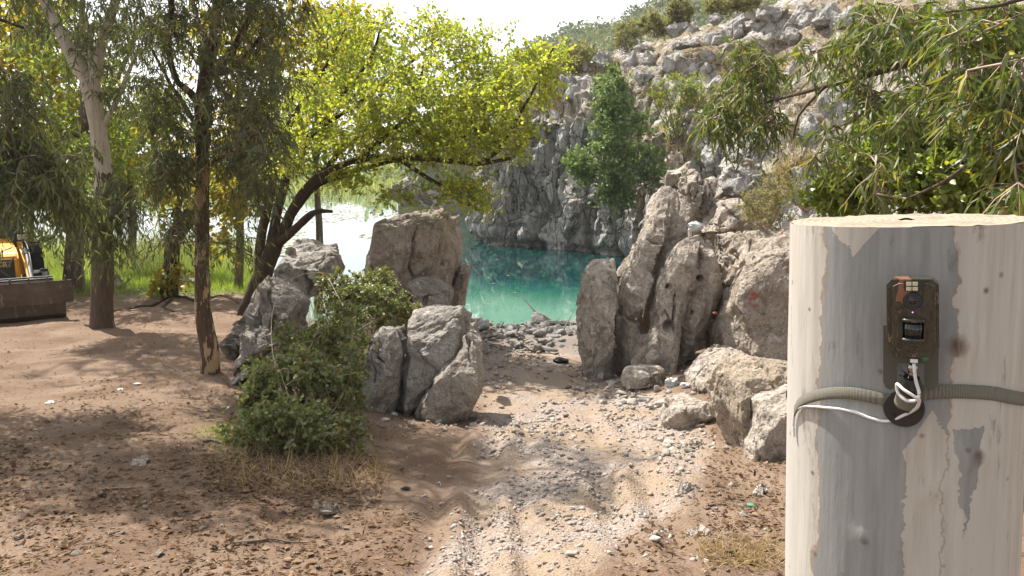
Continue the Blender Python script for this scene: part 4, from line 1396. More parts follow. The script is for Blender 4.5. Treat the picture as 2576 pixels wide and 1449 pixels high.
# background trees along the near lake shore
def back_tree(label, px, py, D, blobs, mat, seed, n=90, L=(.16, .28), top=200, group='trees behind along the lake shore', dry=.15, trunk_r=9):
    p = at(px, py, D); p[2] = max(gz(p[0], p[1]), -.2)
    q = project(p[None])
    y0 = float(q[1][0])
    tr = px_line([(px, y0 + 10, trunk_r * 1.3), (px + 4, (y0 * 2 + top) / 3, trunk_r), (px - 6, (y0 + 2 * top) / 3, trunk_r * .75), (px + 8, top, trunk_r * .4)], D)
    lim = [px_line([(px - 4, (y0 + 2 * top) / 3, trunk_r * .5), (px + sx * 60, top + 60, trunk_r * .35), (px + sx * 110, top - 10, trunk_r * .2)], D) for sx in (-1, 1)]
    tree('tree', label, 'tree', p, [tr], lim, blobs, n, M['bark_grey'], mat, kind='broad', R=.95, per=6, nl=8, L=L, Wd=.6, tpl='broad_lite', droop=.35, hang=.3, dry=dry, seed=seed, group=group, twigmat=M['twig'], shoots=False, trunk_n=9)

back_tree('yellowing plane tree at the far left behind the hanging boughs', 70, 640, 25, [(50, 120, 25, 110, 140, 2, 1.3), (150, 270, 25, 90, 90, 2, .9), (90, 360, 25, 100, 70, 2, .8), (60, 20, 25, 110, 70, 2, .8)], M['plane'], 31, 90, (.18, .30), 120, dry=.3)
back_tree('fresh green tree behind the forked eucalyptus, in front of the lake', 330, 600, 28, [(330, 340, 28, 90, 70, 2, 1.2), (400, 260, 28, 80, 70, 2, .8), (300, 420, 28, 110, 45, 2, .8)], M['back'], 32, 70, (.18, .28), 260)
back_tree('yellow leafed tree behind the upper limbs of the slim eucalyptus', 600, 560, 22, [(560, 80, 22, 120, 90, 2, 1.1), (690, 120, 22, 130, 110, 2, 1.4), (640, 270, 22, 120, 90, 2, 1.0), (820, 60, 22, 110, 80, 2, 1.0), (590, 430, 22, 60, 80, 1.5, .5)], M['plane'], 33, 130, (.15, .24), 120, dry=.12)
back_tree('olive green tree behind the fork of the leaning dark tree', 800, 540, 24, [(780, 250, 24, 130, 110, 2, 1.3), (880, 140, 24, 110, 100, 2, 1.0), (740, 360, 24, 100, 70, 2, .8)], M['back'], 34, 90, (.15, .24), 200)

# T5: the multi-stemmed spreading tree
b = gpt(622, 800)
D5 = b[1]
tr = px_line([(600, 850, 30), (622, 790, 24), (640, 740, 22), (662, 690, 22), (682, 640, 22), (700, 600, 18)], D5)
st = [
    [(658, 715, 15), (652, 650, 13), (662, 570, 12), (680, 490, 11), (692, 420, 10), (720, 330, 8), (770, 240, 6), (830, 150, 4), (870, 70, 2)],
    [(676, 660, 15), (690, 570, 13), (708, 490, 12), (730, 420, 10), (790, 330, 8), (850, 250, 6), (930, 150, 4), (960, 60, 2)],
    [(694, 620, 16), (722, 560, 14), (758, 490, 11, D5 - .4), (810, 440, 9, D5 - .8), (900, 402, 8, D5 - 1.2), (1000, 396, 7, D5 - 1.6), (1100, 402, 6.5, D5 - 1.9), (1200, 412, 5.5, D5 - 2.2), (1285, 398, 4, D5 - 2.3)],
    [(696, 616, 12), (732, 585, 10, D5 - .3), (772, 548, 9, D5 - .6), (800, 532, 7, D5 - .8), (836, 532, 4, D5 - .9)],
    [(730, 545, 10), (790, 470, 9, D5 - .2), (868, 440, 6, D5 - .4), (960, 412, 5, D5 - .6), (1080, 385, 4, D5 - .8), (1180, 340, 3, D5 - .8)],
    [(1215, 410, 6, D5 - 2.2), (1260, 370, 5, D5 - 2.2), (1300, 300, 4, D5 - 2.2), (1345, 220, 3, D5 - 2.2), (1392, 120, 2, D5 - 2.2)],
    [(905, 400, 7, D5 - 1.2), (985, 330, 6, D5 - 1), (1025, 290, 5, D5 - .8), (1060, 190, 3.5, D5 - .6), (1072, 110, 2, D5 - .6)],
    [(800, 445, 8, D5 - .8), (880, 360, 7, D5 + .2), (960, 330, 5, D5 + .8), (1080, 300, 4, D5 + 1.2), (1200, 260, 2.5, D5 + 1.4)],
    [(1000, 397, 6, D5 - 1.6), (1080, 450, 5, D5 - 1.8), (1150, 490, 3, D5 - 2), (1200, 530, 2, D5 - 2)],
    [(700, 410, 8), (660, 360, 6), (640, 280, 4), (660, 200, 3)],
    [(790, 330, 6), (900, 260, 5, D5 + .6), (1030, 160, 3.5, D5 + .9), (1150, 60, 2, D5 + 1)],
]
lm = [px_line(q, D5) for q in st]
tree('spreading_tree', 'dark multi-stemmed tree with a wide yellow-green crown spreading over the grey rocks', 'tree', b, [tr], lm, [
    (720, 380, D5 - .6, 90, 70, 1.6, .9), (800, 300, D5, 120, 110, 2.0, 1.3), (920, 240, D5 - .3, 140, 130, 2.4, 1.9), (1060, 250, D5 - .8, 150, 120, 2.4, 2.2), (1190, 250, D5 - 1.4, 130, 110, 2.0, 1.8),
    (1270, 300, D5 - 2, 80, 110, 1.4, 1.2), (1340, 190, D5 - 2, 60, 90, 1.0, .55), (1395, 150, D5 - 2.1, 34, 60, .6, .2), (960, 360, D5 - 1.2, 140, 60, 1.6, 1.2), (1120, 370, D5 - 1.6, 140, 50, 1.4, 1.2),
    (1150, 480, D5 - 2, 90, 40, .7, .45), (1210, 500, D5 - 2.1, 40, 40, .5, .25), (900, 90, D5 + .2, 130, 80, 2.0, .8), (1080, 100, D5 - .2, 120, 90, 1.8, .75), (1220, 130, D5 - .8, 90, 80, 1.2, .45), (880, 450, D5 - .6, 80, 35, .8, .3), (1000, 500, D5 - 1.6, 60, 40, .5, .22)],
     800, M['bark_dark'], M['mulberry'], kind='broad', R=.46, per=6, nl=9, L=(.045, .095), Wd=.75, tpl='broad', droop=.15, up=.45, hang=.35, dry=.07, parts=300, seed=16, rough=.14, twigmat=M['twig'])

# T6: eucalyptus beyond the right edge reaching in with a long bough
b = np.array([5.6, 3.6, 0]); b[2] = gz(b[0], b[1])
tr = np.array([[5.6, 3.6, b[2] - .2, .2], [5.55, 3.6, b[2] + 1.5, .17], [5.5, 3.7, b[2] + 3, .14], [5.6, 3.7, b[2] + 5, .10], [5.5, 3.6, b[2] + 7, .04]])
lm = [px_line(q, 4) for q in [
    [(3900, 260, 44, 3.6), (3000, 80, 26, 3.7), (2576, 112, 13, 4.0), (2430, 135, 10, 4.3), (2330, 148, 9.5, 4.6), (2200, 183, 8, 5.0), (2080, 215, 6.5, 5.5), (1990, 240, 4.5, 6.0), (1900, 262, 3, 6.5), (1830, 250, 2, 6.9)],
    [(2075, 218, 4, 5.5), (2045, 250, 3.5, 5.6), (2010, 290, 3, 5.7), (1995, 350, 2, 5.8)],
    [(3950, 200, 36, 3.6), (3100, -90, 18, 3.5), (2700, -40, 9, 3.5), (2530, 10, 5, 3.6), (2380, 30, 3, 3.8)],
    [(3900, 420, 36, 3.6), (3000, 420, 20, 3.4), (2660, 330, 10, 3.5), (2530, 345, 7, 3.7), (2460, 395, 6, 3.9), (2370, 460, 4, 4.2), (2280, 500, 2.5, 4.4)],
    [(2350, 148, 6, 4.6), (2335, 190, 5, 4.5), (2320, 220, 3, 4.5)],
    [(2576, 115, 6, 4.0), (2420, 60, 4.5, 4.2), (2300, 70, 4, 4.6), (2150, 110, 3, 5.2), (2040, 130, 2, 5.6)]]]
tree('eucalyptus_tree', 'eucalyptus reaching in from the right edge with a long bare bough and hanging sickle leaves', 'tree', b, [tr], lm, [
    (1900, 170, 6.6, 60, 100, .4, 1.1), (1850, 280, 6.8, 70, 80, .4, 1.2), (1930, 300, 6.4, 40, 50, .3, .35), (1790, 310, 6.9, 35, 40, .3, .35), (2110, 120, 5.4, 110, 70, .5, .55), (2230, 80, 5.0, 110, 60, .5, .6), (2180, 240, 5.1, 60, 45, .3, .3),
    (2330, 60, 4.4, 120, 70, .4, .9), (2480, 60, 3.8, 110, 80, .4, 1.1), (2500, 200, 3.6, 90, 100, .4, 1.1), (2350, 230, 4.3, 70, 60, .3, .4), (2540, 340, 3.5, 60, 90, .3, .5), (2260, 290, 4.7, 50, 50, .3, .2), (2550, 470, 3.3, 40, 60, .2, .2), (2100, 380, 5.0, 60, 60, .3, .3), (2180, 440, 4.6, 60, 50, .3, .2)],
     330, M['bark_pale'], M['euc_near'], R=.20, per=5, nl=8, L=(.075, .13), Wd=.016, droop=.55, hang=.6, dry=.08, parts=300, seed=17, twigmat=M['twig_pale'], maxlen=4.0)

def shrub(name, label, base, blobs, n, leafm, seed, R=.3, per=5, nl=8, L=(.04, .07), Wd=.6, tpl='broad_lite', droop=.2, up=.4, hang=.1, dry=.1, parts=0, stems=9, group=None, cat='shrub', stem_r=.02, twigmat=None, shoots=True, leafprob=1.0):
    r = np.random.default_rng(seed)
    base = np.asarray(base, float)
    C = blob_points(blobs, stems, r)
    st_ = []
    for c in C:
        s = np.linspace(0, 1, 5)[:, None]
        p0 = base + r.normal(size=3) * np.array([.12, .12, 0]) * max(1, stem_r * 20)
        p = p0 + (c - p0) * s + 4 * s * (1 - s) * (r.normal(size=3) * .08 * np.linalg.norm(c - p0))
        st_.append(np.c_[p, np.linspace(stem_r, stem_r * .3, 5)])
    return tree(name, label, cat, base, [st_[0]], st_[1:], blobs, n, twigmat or M['twig'], leafm, kind='broad', R=R, per=per, nl=nl, L=L, Wd=Wd, tpl=tpl,
                droop=droop, up=up, hang=hang, dry=dry, parts=parts, seed=seed, group=group, rough=0, trunk_n=7, shoots=shoots, leafprob=leafprob)

# bramble over the rocks in the foreground
bb = gpt(760, 1130)
shrub('bramble', 'tangled green bramble bush sprawling over the grey rocks in the foreground', bb, [
    (735, 1085, 7.0, 120, 75, .5, 1.5), (635, 1090, 6.9, 70, 70, .4, .7), (840, 1100, 7.0, 60, 65, .4, .7), (720, 960, 7.9, 100, 80, .5, 1.2), (830, 980, 8.0, 70, 90, .4, .8), (760, 870, 9.2, 80, 60, .5, .8), (860, 850, 9.6, 80, 80, .5, 1.0),
    (920, 770, 11.2, 90, 60, .5, 1.0), (950, 710, 11.8, 60, 40, .4, .5), (860, 730, 11.2, 50, 50, .4, .4), (990, 770, 11.6, 60, 35, .4, .45), (880, 960, 8.4, 40, 90, .3, .6), (640, 1000, 7.8, 40, 50, .3, .3)],
      760, M['bramble'], 41, R=.22, per=7, nl=10, L=(.03, .065), Wd=.68, tpl='broad', droop=.45, up=.6, hang=.15, dry=.12, parts=300, stems=26, stem_r=.006, twigmat=M['twig_pale'], cat='bush')
# evergreen bush growing out of the cliff
hb = hhit(1560, 540)
DC = 37.0
shrub('evergreen_bush', 'tall evergreen bush growing out of the cliff above the pool', at(1580, 500, 37.5), [
    (1540, 250, DC, 55, 60, 1.2, .7), (1560, 330, DC, 80, 80, 1.6, 1.4), (1500, 420, DC - .6, 85, 50, 1.4, 1.1), (1590, 420, DC, 80, 80, 1.4, 1.2), (1560, 490, DC - .3, 70, 45, 1.2, .7), (1640, 420, DC, 35, 45, 1, .3), (1450, 440, DC - .6, 40, 25, .8, .3), (1545, 210, DC, 26, 30, .8, .2)],
      200, M['cliffbush'], 42, R=.62, per=7, nl=9, L=(.16, .26), Wd=.55, droop=.1, up=.8, hang=-.2, dry=.06, stems=12, stem_r=.05, cat='bush')
shrub('shrub', 'yellowish green shrub with reddish leaves on the slope right of the evergreen bush', hhit(1705, 350), [
    (1690, 240, hhit(1690, 290)[1] - .8, 60, 45, 1, 1.0), (1740, 230, hhit(1740, 280)[1] - .8, 50, 40, 1, .6), (1680, 320, hhit(1680, 350)[1] - .8, 40, 40, 1, .4)],
      60, M['back'], 43, R=.6, per=6, nl=8, L=(.12, .2), Wd=.45, droop=.1, up=.7, hang=-.1, dry=.25, stems=8, stem_r=.04)
shrub('shrub', 'dry olive shrub on top of the right-hand rocks, left of the vine thicket', at(1925, 575, 13.3), [
    (1920, 520, 13.2, 55, 50, .5, 1.0), (1960, 480, 13.4, 45, 60, .5, .8), (1895, 545, 13.0, 35, 30, .4, .4), (1950, 555, 13.0, 50, 25, .4, .4)],
      90, M['scrub'], 44, R=.3, per=6, nl=8, L=(.04, .075), Wd=.45, droop=.1, up=.8, hang=-.1, dry=.25, stems=14, stem_r=.012, twigmat=M['twig_pale'])
# vine thicket behind the near trunk
bv = np.array([3.9, 6.3, 0]); bv[2] = gz(bv[0], bv[1])
shrub('vine_thicket', 'dense sunlit thicket of small rounded leaves under the eucalyptus bough on the right', bv, [
    (2300, 350, 6.2, 150, 80, .5, 2.2), (2450, 330, 5.9, 130, 90, .5, 2.2), (2200, 440, 6.3, 130, 70, .5, 1.8), (2400, 450, 5.9, 180, 80, .6, 2.8), (2120, 490, 6.4, 90, 50, .4, .9), (2560, 400, 5.7, 80, 120, .5, 1.3), (2300, 640, 6.0, 270, 140, .6, 1.6), (2400, 240, 6.3, 110, 60, .4, .8)],
      640, M['vine'], 45, R=.20, per=7, nl=10, L=(.035, .075), Wd=.75, tpl='broad', droop=.3, up=.4, hang=.3, dry=.07, parts=300, stems=22, stem_r=.012, cat='thicket')
# olives and scrub on the slope
SC = [(1711, 30, 34, 32, 'round olive bush alone on the skyline above the crags'), (1580, 96, 42, 36, 'wide olive green bush on the ridge left of the pale crags'), (1648, 68, 44, 26, 'low spreading bush joined to the right of the wide olive bush'),
      (1460, 140, 60, 26, 'low olive scrub on the ridge above the leaning crag'), (1820, 12, 50, 24, 'yellowish bush on the skyline at the top edge'), (1880, 8, 40, 20, 'olive bush at the top edge left of the massive crag'),
      (1440, 160, 50, 30, 'pale scrub behind the small upright crag'), (1385, 180, 40, 30, 'olive scrub behind the crown of the spreading tree')]
for i, (x, y, w, h, lab) in enumerate(SC):
    D_ = min(hhit(x, y + h)[1], 70.0) + 1.0
    b_ = at(x, y + h, D_)
    shrub('olive_bush', lab, b_, [(x, y, D_, w, h, w * D_ / F * .8, 1)], 34, M['scrub'], 500 + i, R=w * D_ / F * .34, per=8, nl=8, L=(.18, .3), Wd=.35, droop=.05, up=.5, hang=-.2, dry=.1, stems=6, stem_r=.05, group='olive bushes on the ridge', shoots=False)
DS = [(1835, 215, 40, 45, 'reddish dry bush on the slope behind the hanging eucalyptus leaves'), (1760, 250, 34, 30, 'small red-brown bush beside the yellowish shrub'), (1960, 210, 44, 50, 'brown brush in the gully below the knobbly rock'), (1985, 330, 40, 70, 'bare pinkish brush left of the pitted grey face'), (1720, 400, 40, 40, 'dark reddish bush in the hollow below the yellowish shrub'), (1400, 250, 16, 40, 'yellow grass clump between the clifftop crags')]
for i, (x, y, w, h, lab) in enumerate(DS):
    c_ = hhit(x, y + h * .6)
    D_ = c_[1] - .5
    shrub('dry_bush', lab, c_, [(x, y, D_, w, h, w * D_ / F * .7, 1)], 30, M['drygrass'] if i in (5,) else M['scrub'], 520 + i, R=w * D_ / F * .3, per=8, nl=6, L=(.07, .13), Wd=.3, droop=.05, up=.8, hang=-.5, dry=.7, stems=10, stem_r=.02, group='dry bushes on the slope', twigmat=M['twig_pale'])

# ------------------------------------------------------------------ far scrub, dry grass, reeds, grass
def far_wood():
    r = np.random.default_rng(61)
    rows, cols = FARV.shape[:2]
    n = 1500
    i = (r.uniform(0, 1, n) ** .8 * (rows - 1)).astype(int); j = r.integers(6, cols - 40, n)
    C = FARV[i, j] + r.normal(size=(n, 3)) * np.array([1.0, 1.0, 0])
    R = r.uniform(1.0, 2.3, n) * (.7 + .3 * i / rows)
    k = 44
    d = norm(r.normal(size=(n, k, 3)) + np.array([0, 0, .35]))
    P = C[:, None, :] + d * (R[:, None] * r.uniform(.65, 1.05, (n, k)))[..., None] * np.array([1, 1, .85]) + np.array([0, 0, .5]) * R[:, None, None]
    ax = norm(d + r.normal(size=d.shape) * .6).reshape(-1, 3)
    L = np.repeat(R, k) * r.uniform(.35, .6, n * k)
    var = leaf_var(n * k, .05, r)
    var[:, 0] = np.repeat(r.uniform(0, 1, n), k); var[:, 1] = np.repeat(np.where(r.uniform(0, 1, n) < .2, .7, 0), k)
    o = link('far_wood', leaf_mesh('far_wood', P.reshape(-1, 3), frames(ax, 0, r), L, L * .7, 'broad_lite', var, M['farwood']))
    stuff(tag(o, 'haze-greyed green scrub wood covering the far hill below the sky', 'woodland'))
far_wood()

def hill_grass():
    r = np.random.default_rng(62)
    B, R_ = [], []
    for (x0, x1, y0, y1, n) in [(1640, 1850, 60, 200, 480), (1700, 1960, 150, 330, 330), (1380, 1500, 150, 260, 60), (1900, 2200, 0, 120, 200), (1560, 1700, 90, 130, 120), (1960, 2050, 380, 470, 90), (1690, 1800, 330, 420, 120), (1340, 1420, 180, 260, 70)]:
        for _ in range(n):
            x, y = r.uniform(x0, x1), r.uniform(y0, y1)
            h = HILL.ray_cast(EYE, Vector(ray(x, y)).normalized())
            if h[0] is not None and h[1].z > .35:
                B.append(np.array(h[0])); 
    B = np.array(B)
    k = 26
    P = np.repeat(B, k, 0) + r.normal(size=(len(B) * k, 3)) * np.array([.3, .3, .03])
    ax = r.normal(size=P.shape) * .35 + np.array([0, 0, 1])
    o = link('dry_grass', leaf_mesh('dry_grass', P, frames(ax, 0, r), r.uniform(.4, 1.05, len(P)), r.uniform(.03, .08, len(P)), 'blade', leaf_var(len(P), .25, r), M['drygrass']))
    stuff(tag(o, 'tufts of dry golden grass between the crags on the slope', 'grass'))
hill_grass()

def blades(name, label, pts, h, w, mat, seed, lean=.25, dry=.1, cat='grass'):
    r = np.random.default_rng(seed)
    n = len(pts)
    ax = r.normal(size=(n, 3)) * lean + np.array([0, 0, 1])
    o = link(name, leaf_mesh(name, pts, frames(ax, 0, r), r.uniform(h[0], h[1], n), r.uniform(w[0], w[1], n), 'blade', leaf_var(n, dry, r), mat))
    return stuff(tag(o, label, cat))

def scatter_ground(n, xr, yr, r, cond=None):
    x = r.uniform(*xr, n); y = r.uniform(*yr, n)
    if cond is not None:
        m = cond(x, y); x, y = x[m], y[m]
    return np.stack([x, y, gz(x, y)], -1)

r_ = np.random.default_rng(63)
p = scatter_ground(60000, (-26, -6), (19.5, 34), r_, lambda x, y: (x < np.interp(y, *XL) - .3) & (y > 20.6 + .5 * np.sin(x * 1.7) + r_.normal(size=len(x)) * .35) & (x > -1.05 * y))
blades('grass', 'bright green grass along the lake shore behind the tree trunks', p, (.10, .32), (.012, .03), M['grass'], 64, .35)
p = scatter_ground(26000, (-42, -9), (25, 38), r_, lambda x, y: (x < np.interp(y, *XL) - .5) & (x > -1.05 * y) & (r_.uniform(0, 1, len(x)) < sstep(25, 28, y + 2 * np.sin(x * .8))))
blades('reeds', 'tall pale green reeds between the grass and the lake', p, (.7, 2.0), (.02, .045), M['reed'], 65, .22, .2, 'reeds')
p = scatter_ground(900, (-8, -3.5), (22, 28), r_, lambda x, y: gz(x, y, False) < .25)
p[:, 2] = np.maximum(p[:, 2], -.05)
blades('reeds', 'thin reeds standing in the water behind the long slanting grey rock', p[:420], (.5, 1.3), (.02, .04), M['reed'], 66, .3, .15, 'reeds')
p = scatter_ground(40000, (-90, 8), (120, 300), r_, None)
p[:, 2] = 0
m_ = (p[:, 1] > 170 + 14 * np.sin(p[:, 0] * .06) + .3 * p[:, 0])
blades('far_reeds', 'pale green reed bed along the far side of the lake', p[m_], (1.2, 3.0), (.25, .6), M['reed'], 67, .2, .3, 'reeds')

def far_shore():
    r = np.random.default_rng(68)
    n = 420
    x = np.r_[r.uniform(-260, 10, n)]
    y = r.uniform(240, 330, n)
    R = r.uniform(2.5, 6, n)
    C = np.stack([x, y, R * .6], -1)
    k = 60
    d = norm(r.normal(size=(n, k, 3)))
    P = C[:, None, :] + d * (R[:, None] * r.uniform(.6, 1.05, (n, k)))[..., None]
    L = np.repeat(R, k) * r.uniform(.3, .5, n * k)
    var = leaf_var(n * k, .05, r); var[:, 0] = np.repeat(r.uniform(0, 1, n), k)
    o = link('far_shore_trees', leaf_mesh('far_shore_trees', P.reshape(-1, 3), frames(d.reshape(-1, 3) + r.normal(size=(n * k, 3)) * .5, 0, r), L, L * .7, 'broad_lite', var, M['back']))
    stuff(tag(o, 'band of distant green trees on the far side of the lake', 'woodland'))
far_shore()

def lily_pads():
    r = np.random.default_rng(69)
    n = 5200
    px = r.uniform(380, 1120, n); py = 455 + 190 * r.uniform(0, 1, n) ** 1.3
    rr = ray(px, py); s = -CZ / rr[:, 2]
    P = rr * s[:, None] + np.array([0, 0, CZ])
    m = (fbm(P * np.array([.12, .05, 1]), 3, 70) > -.05) & (P[:, 1] < 160) & (P[:, 1] > 27)
    P = P[m]; n = len(P)
    P[:, 2] = .012
    th = np.linspace(0.25, 2 * math.pi - .25, 7)
    R = r.uniform(.10, .24, n)
    rot = r.uniform(0, 6.28, n)
    ring = np.stack([np.cos(th[None] + rot[:, None]), np.sin(th[None] + rot[:, None])], -1) * R[:, None, None]
    V = np.zeros((n, 8, 3)); V[:, 0] = P
    V[:, 1:, :2] = P[:, None, :2] + ring; V[:, 1:, 2] = P[:, None, 2] + r.uniform(0, .05, (n, 7))
    f = np.array([[0, i, i + 1] for i in range(1, 7)])
    F_ = (f[None] + (np.arange(n) * 8)[:, None, None]).reshape(-1, 3)
    o = link('lily_pads', mesh_arrays('lily_pads', V.reshape(-1, 3), [F_], M['lily'], np.repeat(leaf_var(n, .3, r), 8, 0)))
    stuff(tag(o, 'mats of pale lily pads floating on the silver lake', 'water plants'))
lily_pads()

# ------------------------------------------------------------------ the sawn eucalyptus trunk in the right foreground and its trail camera
RNG = 1.5
uc = (2281 - VW / 2) / F / cp
az = math.atan(uc)
AX = np.array([RNG * math.sin(az), RNG * math.cos(az), 0.0])
NV = np.array([-math.sin(az), -math.cos(az), 0.0])       # from the trunk towards the eye
TV = np.array([math.cos(az), -math.sin(az), 0.0])        # to the right as seen
TR = .196
ZT = 4.515
TAU = math.radians(-2.6)
AX = AX + TV * .078
zg = float(gz(AX[0], AX[1]))
TZ = Matrix(((TV[0], -NV[0], 0, 0), (TV[1], -NV[1], 0, 0), (0, 0, 1, 0), (0, 0, 0, 1)))   # local x = right, local -y = towards the eye
RZ_ = math.atan2(TV[1], TV[0])

def tl(zx, zy, off):
    """a point noted in the enlargement of the trail camera, on the upright plane at distance off in front of the trunk's axis: local x, -off, z"""
    px, py = (3030 + zx) * .644, (800 + zy) * .644
    r = ray(px, py)
    t = (np.dot(AX, NV) + off) / np.dot(r, NV)
    P = r * t + np.array([0, 0, CZ])
    a_, z_ = float(np.dot(P - AX, TV)), float(P[2] - zg)
    return (a_ * math.cos(TAU) - z_ * math.sin(TAU), -off, a_ * math.sin(TAU) + z_ * math.cos(TAU))

def near_trunk():
    root = thing('tree_stump', 'tall pale smooth eucalyptus stump in the right foreground, with a camera strapped round it', 'tree trunk', (AX[0], AX[1], zg), rz=RZ_)
    root.rotation_euler[1] = TAU
    nz, na = 150, 96
    zs = np.linspace(-.3, ZT - zg, nz)
    th = np.linspace(0, 2 * math.pi, na, endpoint=False)
    TH, ZZ = np.meshgrid(th, zs)
    c = np.stack([np.cos(TH), np.sin(TH), ZZ], -1)
    q = c.reshape(-1, 3)
    rad = TR * (1 + .02 * np.clip(1.2 - ZZ, 0, 2) + .25 * np.clip(.25 - ZZ, 0, 1) ** 1.5)
    rad = rad * (1 + .012 * fbm(q * np.array([1.2, 1.2, 1.0]), 3, 201).reshape(TH.shape) + .006 * fbm(q * np.array([6, 6, 3]), 3, 202).reshape(TH.shape))
    V = np.stack([np.cos(TH) * rad, np.sin(TH) * rad, ZZ], -1)
    # knots
    for a_, z_, s_ in ((tl(708, 555, TR)[0], tl(708, 555, TR)[2], .018), (tl(785, 1005, TR)[0], tl(785, 1005, TR)[2], .014), (tl(615, 1132, TR)[0], tl(615, 1132, TR)[2], .008), (tl(352, 1306, TR)[0], tl(352, 1306, TR)[2], .008)):
        dd = np.sqrt((V[..., 0] - a_) ** 2 + (V[..., 2] - z_) ** 2)
        g = np.where(V[..., 1] < 0, np.exp(-(dd / (s_ * 1.6)) ** 2) * .010 - np.exp(-(dd / (s_ * .5)) ** 2) * .012, 0)
        V[..., 0] += np.cos(TH) * g; V[..., 1] += np.sin(TH) * g
    i = np.arange(nz * na).reshape(nz, na)
    j = np.roll(i, -1, 1)
    f = np.stack([i[:-1], j[:-1], j[1:], i[1:]], -1).reshape(-1, 4)
    me = mesh_arrays('trunk', V.reshape(-1, 3), [f], None, None, True)
    t = NT('smooth_eucalyptus_bark')
    cc = t.new('ShaderNodeTexCoord')
    sx = t.new('ShaderNodeSeparateXYZ'); t.ln(cc.outputs['Object'], sx.inputs[0])
    X, Z = sx.outputs[0], sx.outputs[2]
    wob = t.math('SUBTRACT', t.noise(t.coord(scale=(3, 3, 3)), 2.0, 6, .65), .5)
    wob2 = t.math('SUBTRACT', t.noise(t.coord(scale=(9, 9, 9)), 3.0, 5, .6), .5)
    w = t.math('ADD', t.math('MULTIPLY', wob, .085), t.math('MULTIPLY', wob2, .012))
    xw = t.math('ADD', X, w)
    def P(zx, zy):
        q = tl(zx, zy, TR * .93); return q[0], q[2]
    def band(lo, hi):     # 1 between two x values
        return t.math('MULTIPLY', t.math('GREATER_THAN', xw, lo), t.math('LESS_THAN', xw, hi))
    zw = t.math('ADD', Z, t.math('MULTIPLY', wob, .10))
    grey = band(P(165, 500)[0], P(690, 400)[0])
    # a cream flap hanging from the top, left of the middle
    z1 = P(300, 215)[1]
    flap = t.math('MULTIPLY', t.math('LESS_THAN', t.math('ABSOLUTE', t.math('SUBTRACT', xw, P(295, 100)[0])), t.math('MULTIPLY', t.math('SUBTRACT', zw, z1), .8)), t.math('GREATER_THAN', zw, z1))
    # a cream tongue rising under the mount
    z2 = P(600, 795)[1]
    tong = t.math('LESS_THAN', t.math('ABSOLUTE', t.math('SUBTRACT', xw, P(600, 1000)[0])), t.math('MINIMUM', t.math('MULTIPLY', t.math('SUBTRACT', z2, zw), .5), .034))
    # a grey flake at lower right
    z3, z4 = P(800, 1330)[1], P(740, 880)[1]
    wid = t.math('MULTIPLY', t.math('SUBTRACT', zw, z3), .11)
    flake = t.math('MULTIPLY', t.math('LESS_THAN', t.math('ABSOLUTE', t.math('SUBTRACT', xw, P(745, 1000)[0])), wid), t.math('LESS_THAN', zw, z4))
    g = t.math('MULTIPLY', grey, t.math('SUBTRACT', 1.0, flap, clamp=True))
    g = t.math('MULTIPLY', g, t.math('SUBTRACT', 1.0, tong, clamp=True))
    g = t.math('MAXIMUM', g, flake)
    streak = t.noise(t.coord(scale=(26, 26, 1.6)), 2.5, 6, .65)
    blot = t.noise(t.coord(scale=(4, 4, 1.2)), 2.0, 5, .6)
    cream = t.mix(t.mrange(streak, .35, .65), (.37, .335, .285), (.47, .44, .395))
    cream = t.mix(t.mrange(blot, .45, .7), cream, (.42, .395, .36))
    gry = t.mix(t.mrange(streak, .35, .65), (.215, .215, .207), (.28, .28, .27))
    gry = t.mix(t.mrange(blot, .52, .72), gry, (.165, .162, .155))
    col = t.mix(g, cream, gry)
    # dark scuffs and the brown rims of the flakes
    sc = t.noise(t.coord(scale=(9, 9, 2.2)), 2.2, 6, .7)
    col = t.mix(t.mrange(sc, .60, .68, 0, .55), col, (.09, .075, .06))
    sp2 = t.voro(t.coord(scale=(1, 1, 1)), 16)
    col = t.mix(t.mrange(sp2.outputs['Distance'], .05, .10, .6, 0), col, (.12, .085, .06))
    for (zx, zy, s_) in ((708, 555, .020), (785, 1005, .016), (615, 1132, .009), (352, 1306, .010), (826, 345, .006), (112, 432, .005), (128, 1086, .006)):
        q = tl(zx, zy, TR * .97)
        d = t.new('ShaderNodeVectorMath', operation='DISTANCE')
        t.ln(cc.outputs['Object'], d.inputs[0]); d.inputs[1].default_value = (q[0], -math.sqrt(max(1e-4, TR ** 2 - q[0] ** 2)), q[2])
        dn = t.math('ADD', d.outputs['Value'], t.math('MULTIPLY', wob2, s_ * 1.2))
        col = t.mix(t.mrange(dn, s_ * .3, s_ * 1.1, .9, 0), col, (.09, .055, .035))
    edge = t.math('ABSOLUTE', t.math('SUBTRACT', xw, P(165, 500)[0]))
    col = t.mix(t.mrange(edge, .0008, .0022, .7, 0), col, (.30, .20, .12))
    edge = t.math('ABSOLUTE', t.math('SUBTRACT', xw, P(690, 400)[0]))
    col = t.mix(t.mrange(edge, .0006, .002, .6, 0), col, (.26, .18, .12))
    b = t.bump(t.math('ADD', t.math('MULTIPLY', streak, .4), t.math('MULTIPLY', g, -.5)), .5, .004)
    b = t.bump(t.noise(t.coord(scale=(1, 1, .25)), 140, 4), .3, .002, b)
    me.materials.append(t.finish(col, .75, b, .25))
    link('trunk', me, root)
    # sawn top
    top = V[-1]
    nr = 14
    rings = [top * np.array([1, 1, 0]) * k / nr + np.array([0, 0, zs[-1] + (0 if k == nr else .001)]) for k in range(nr, 0, -1)]
    W_ = np.concatenate(rings)
    W_[:, 2] += .003 * vnoise(W_ * 60, 205)
    i = np.arange(nr * na).reshape(nr, na); j = np.roll(i, -1, 1)
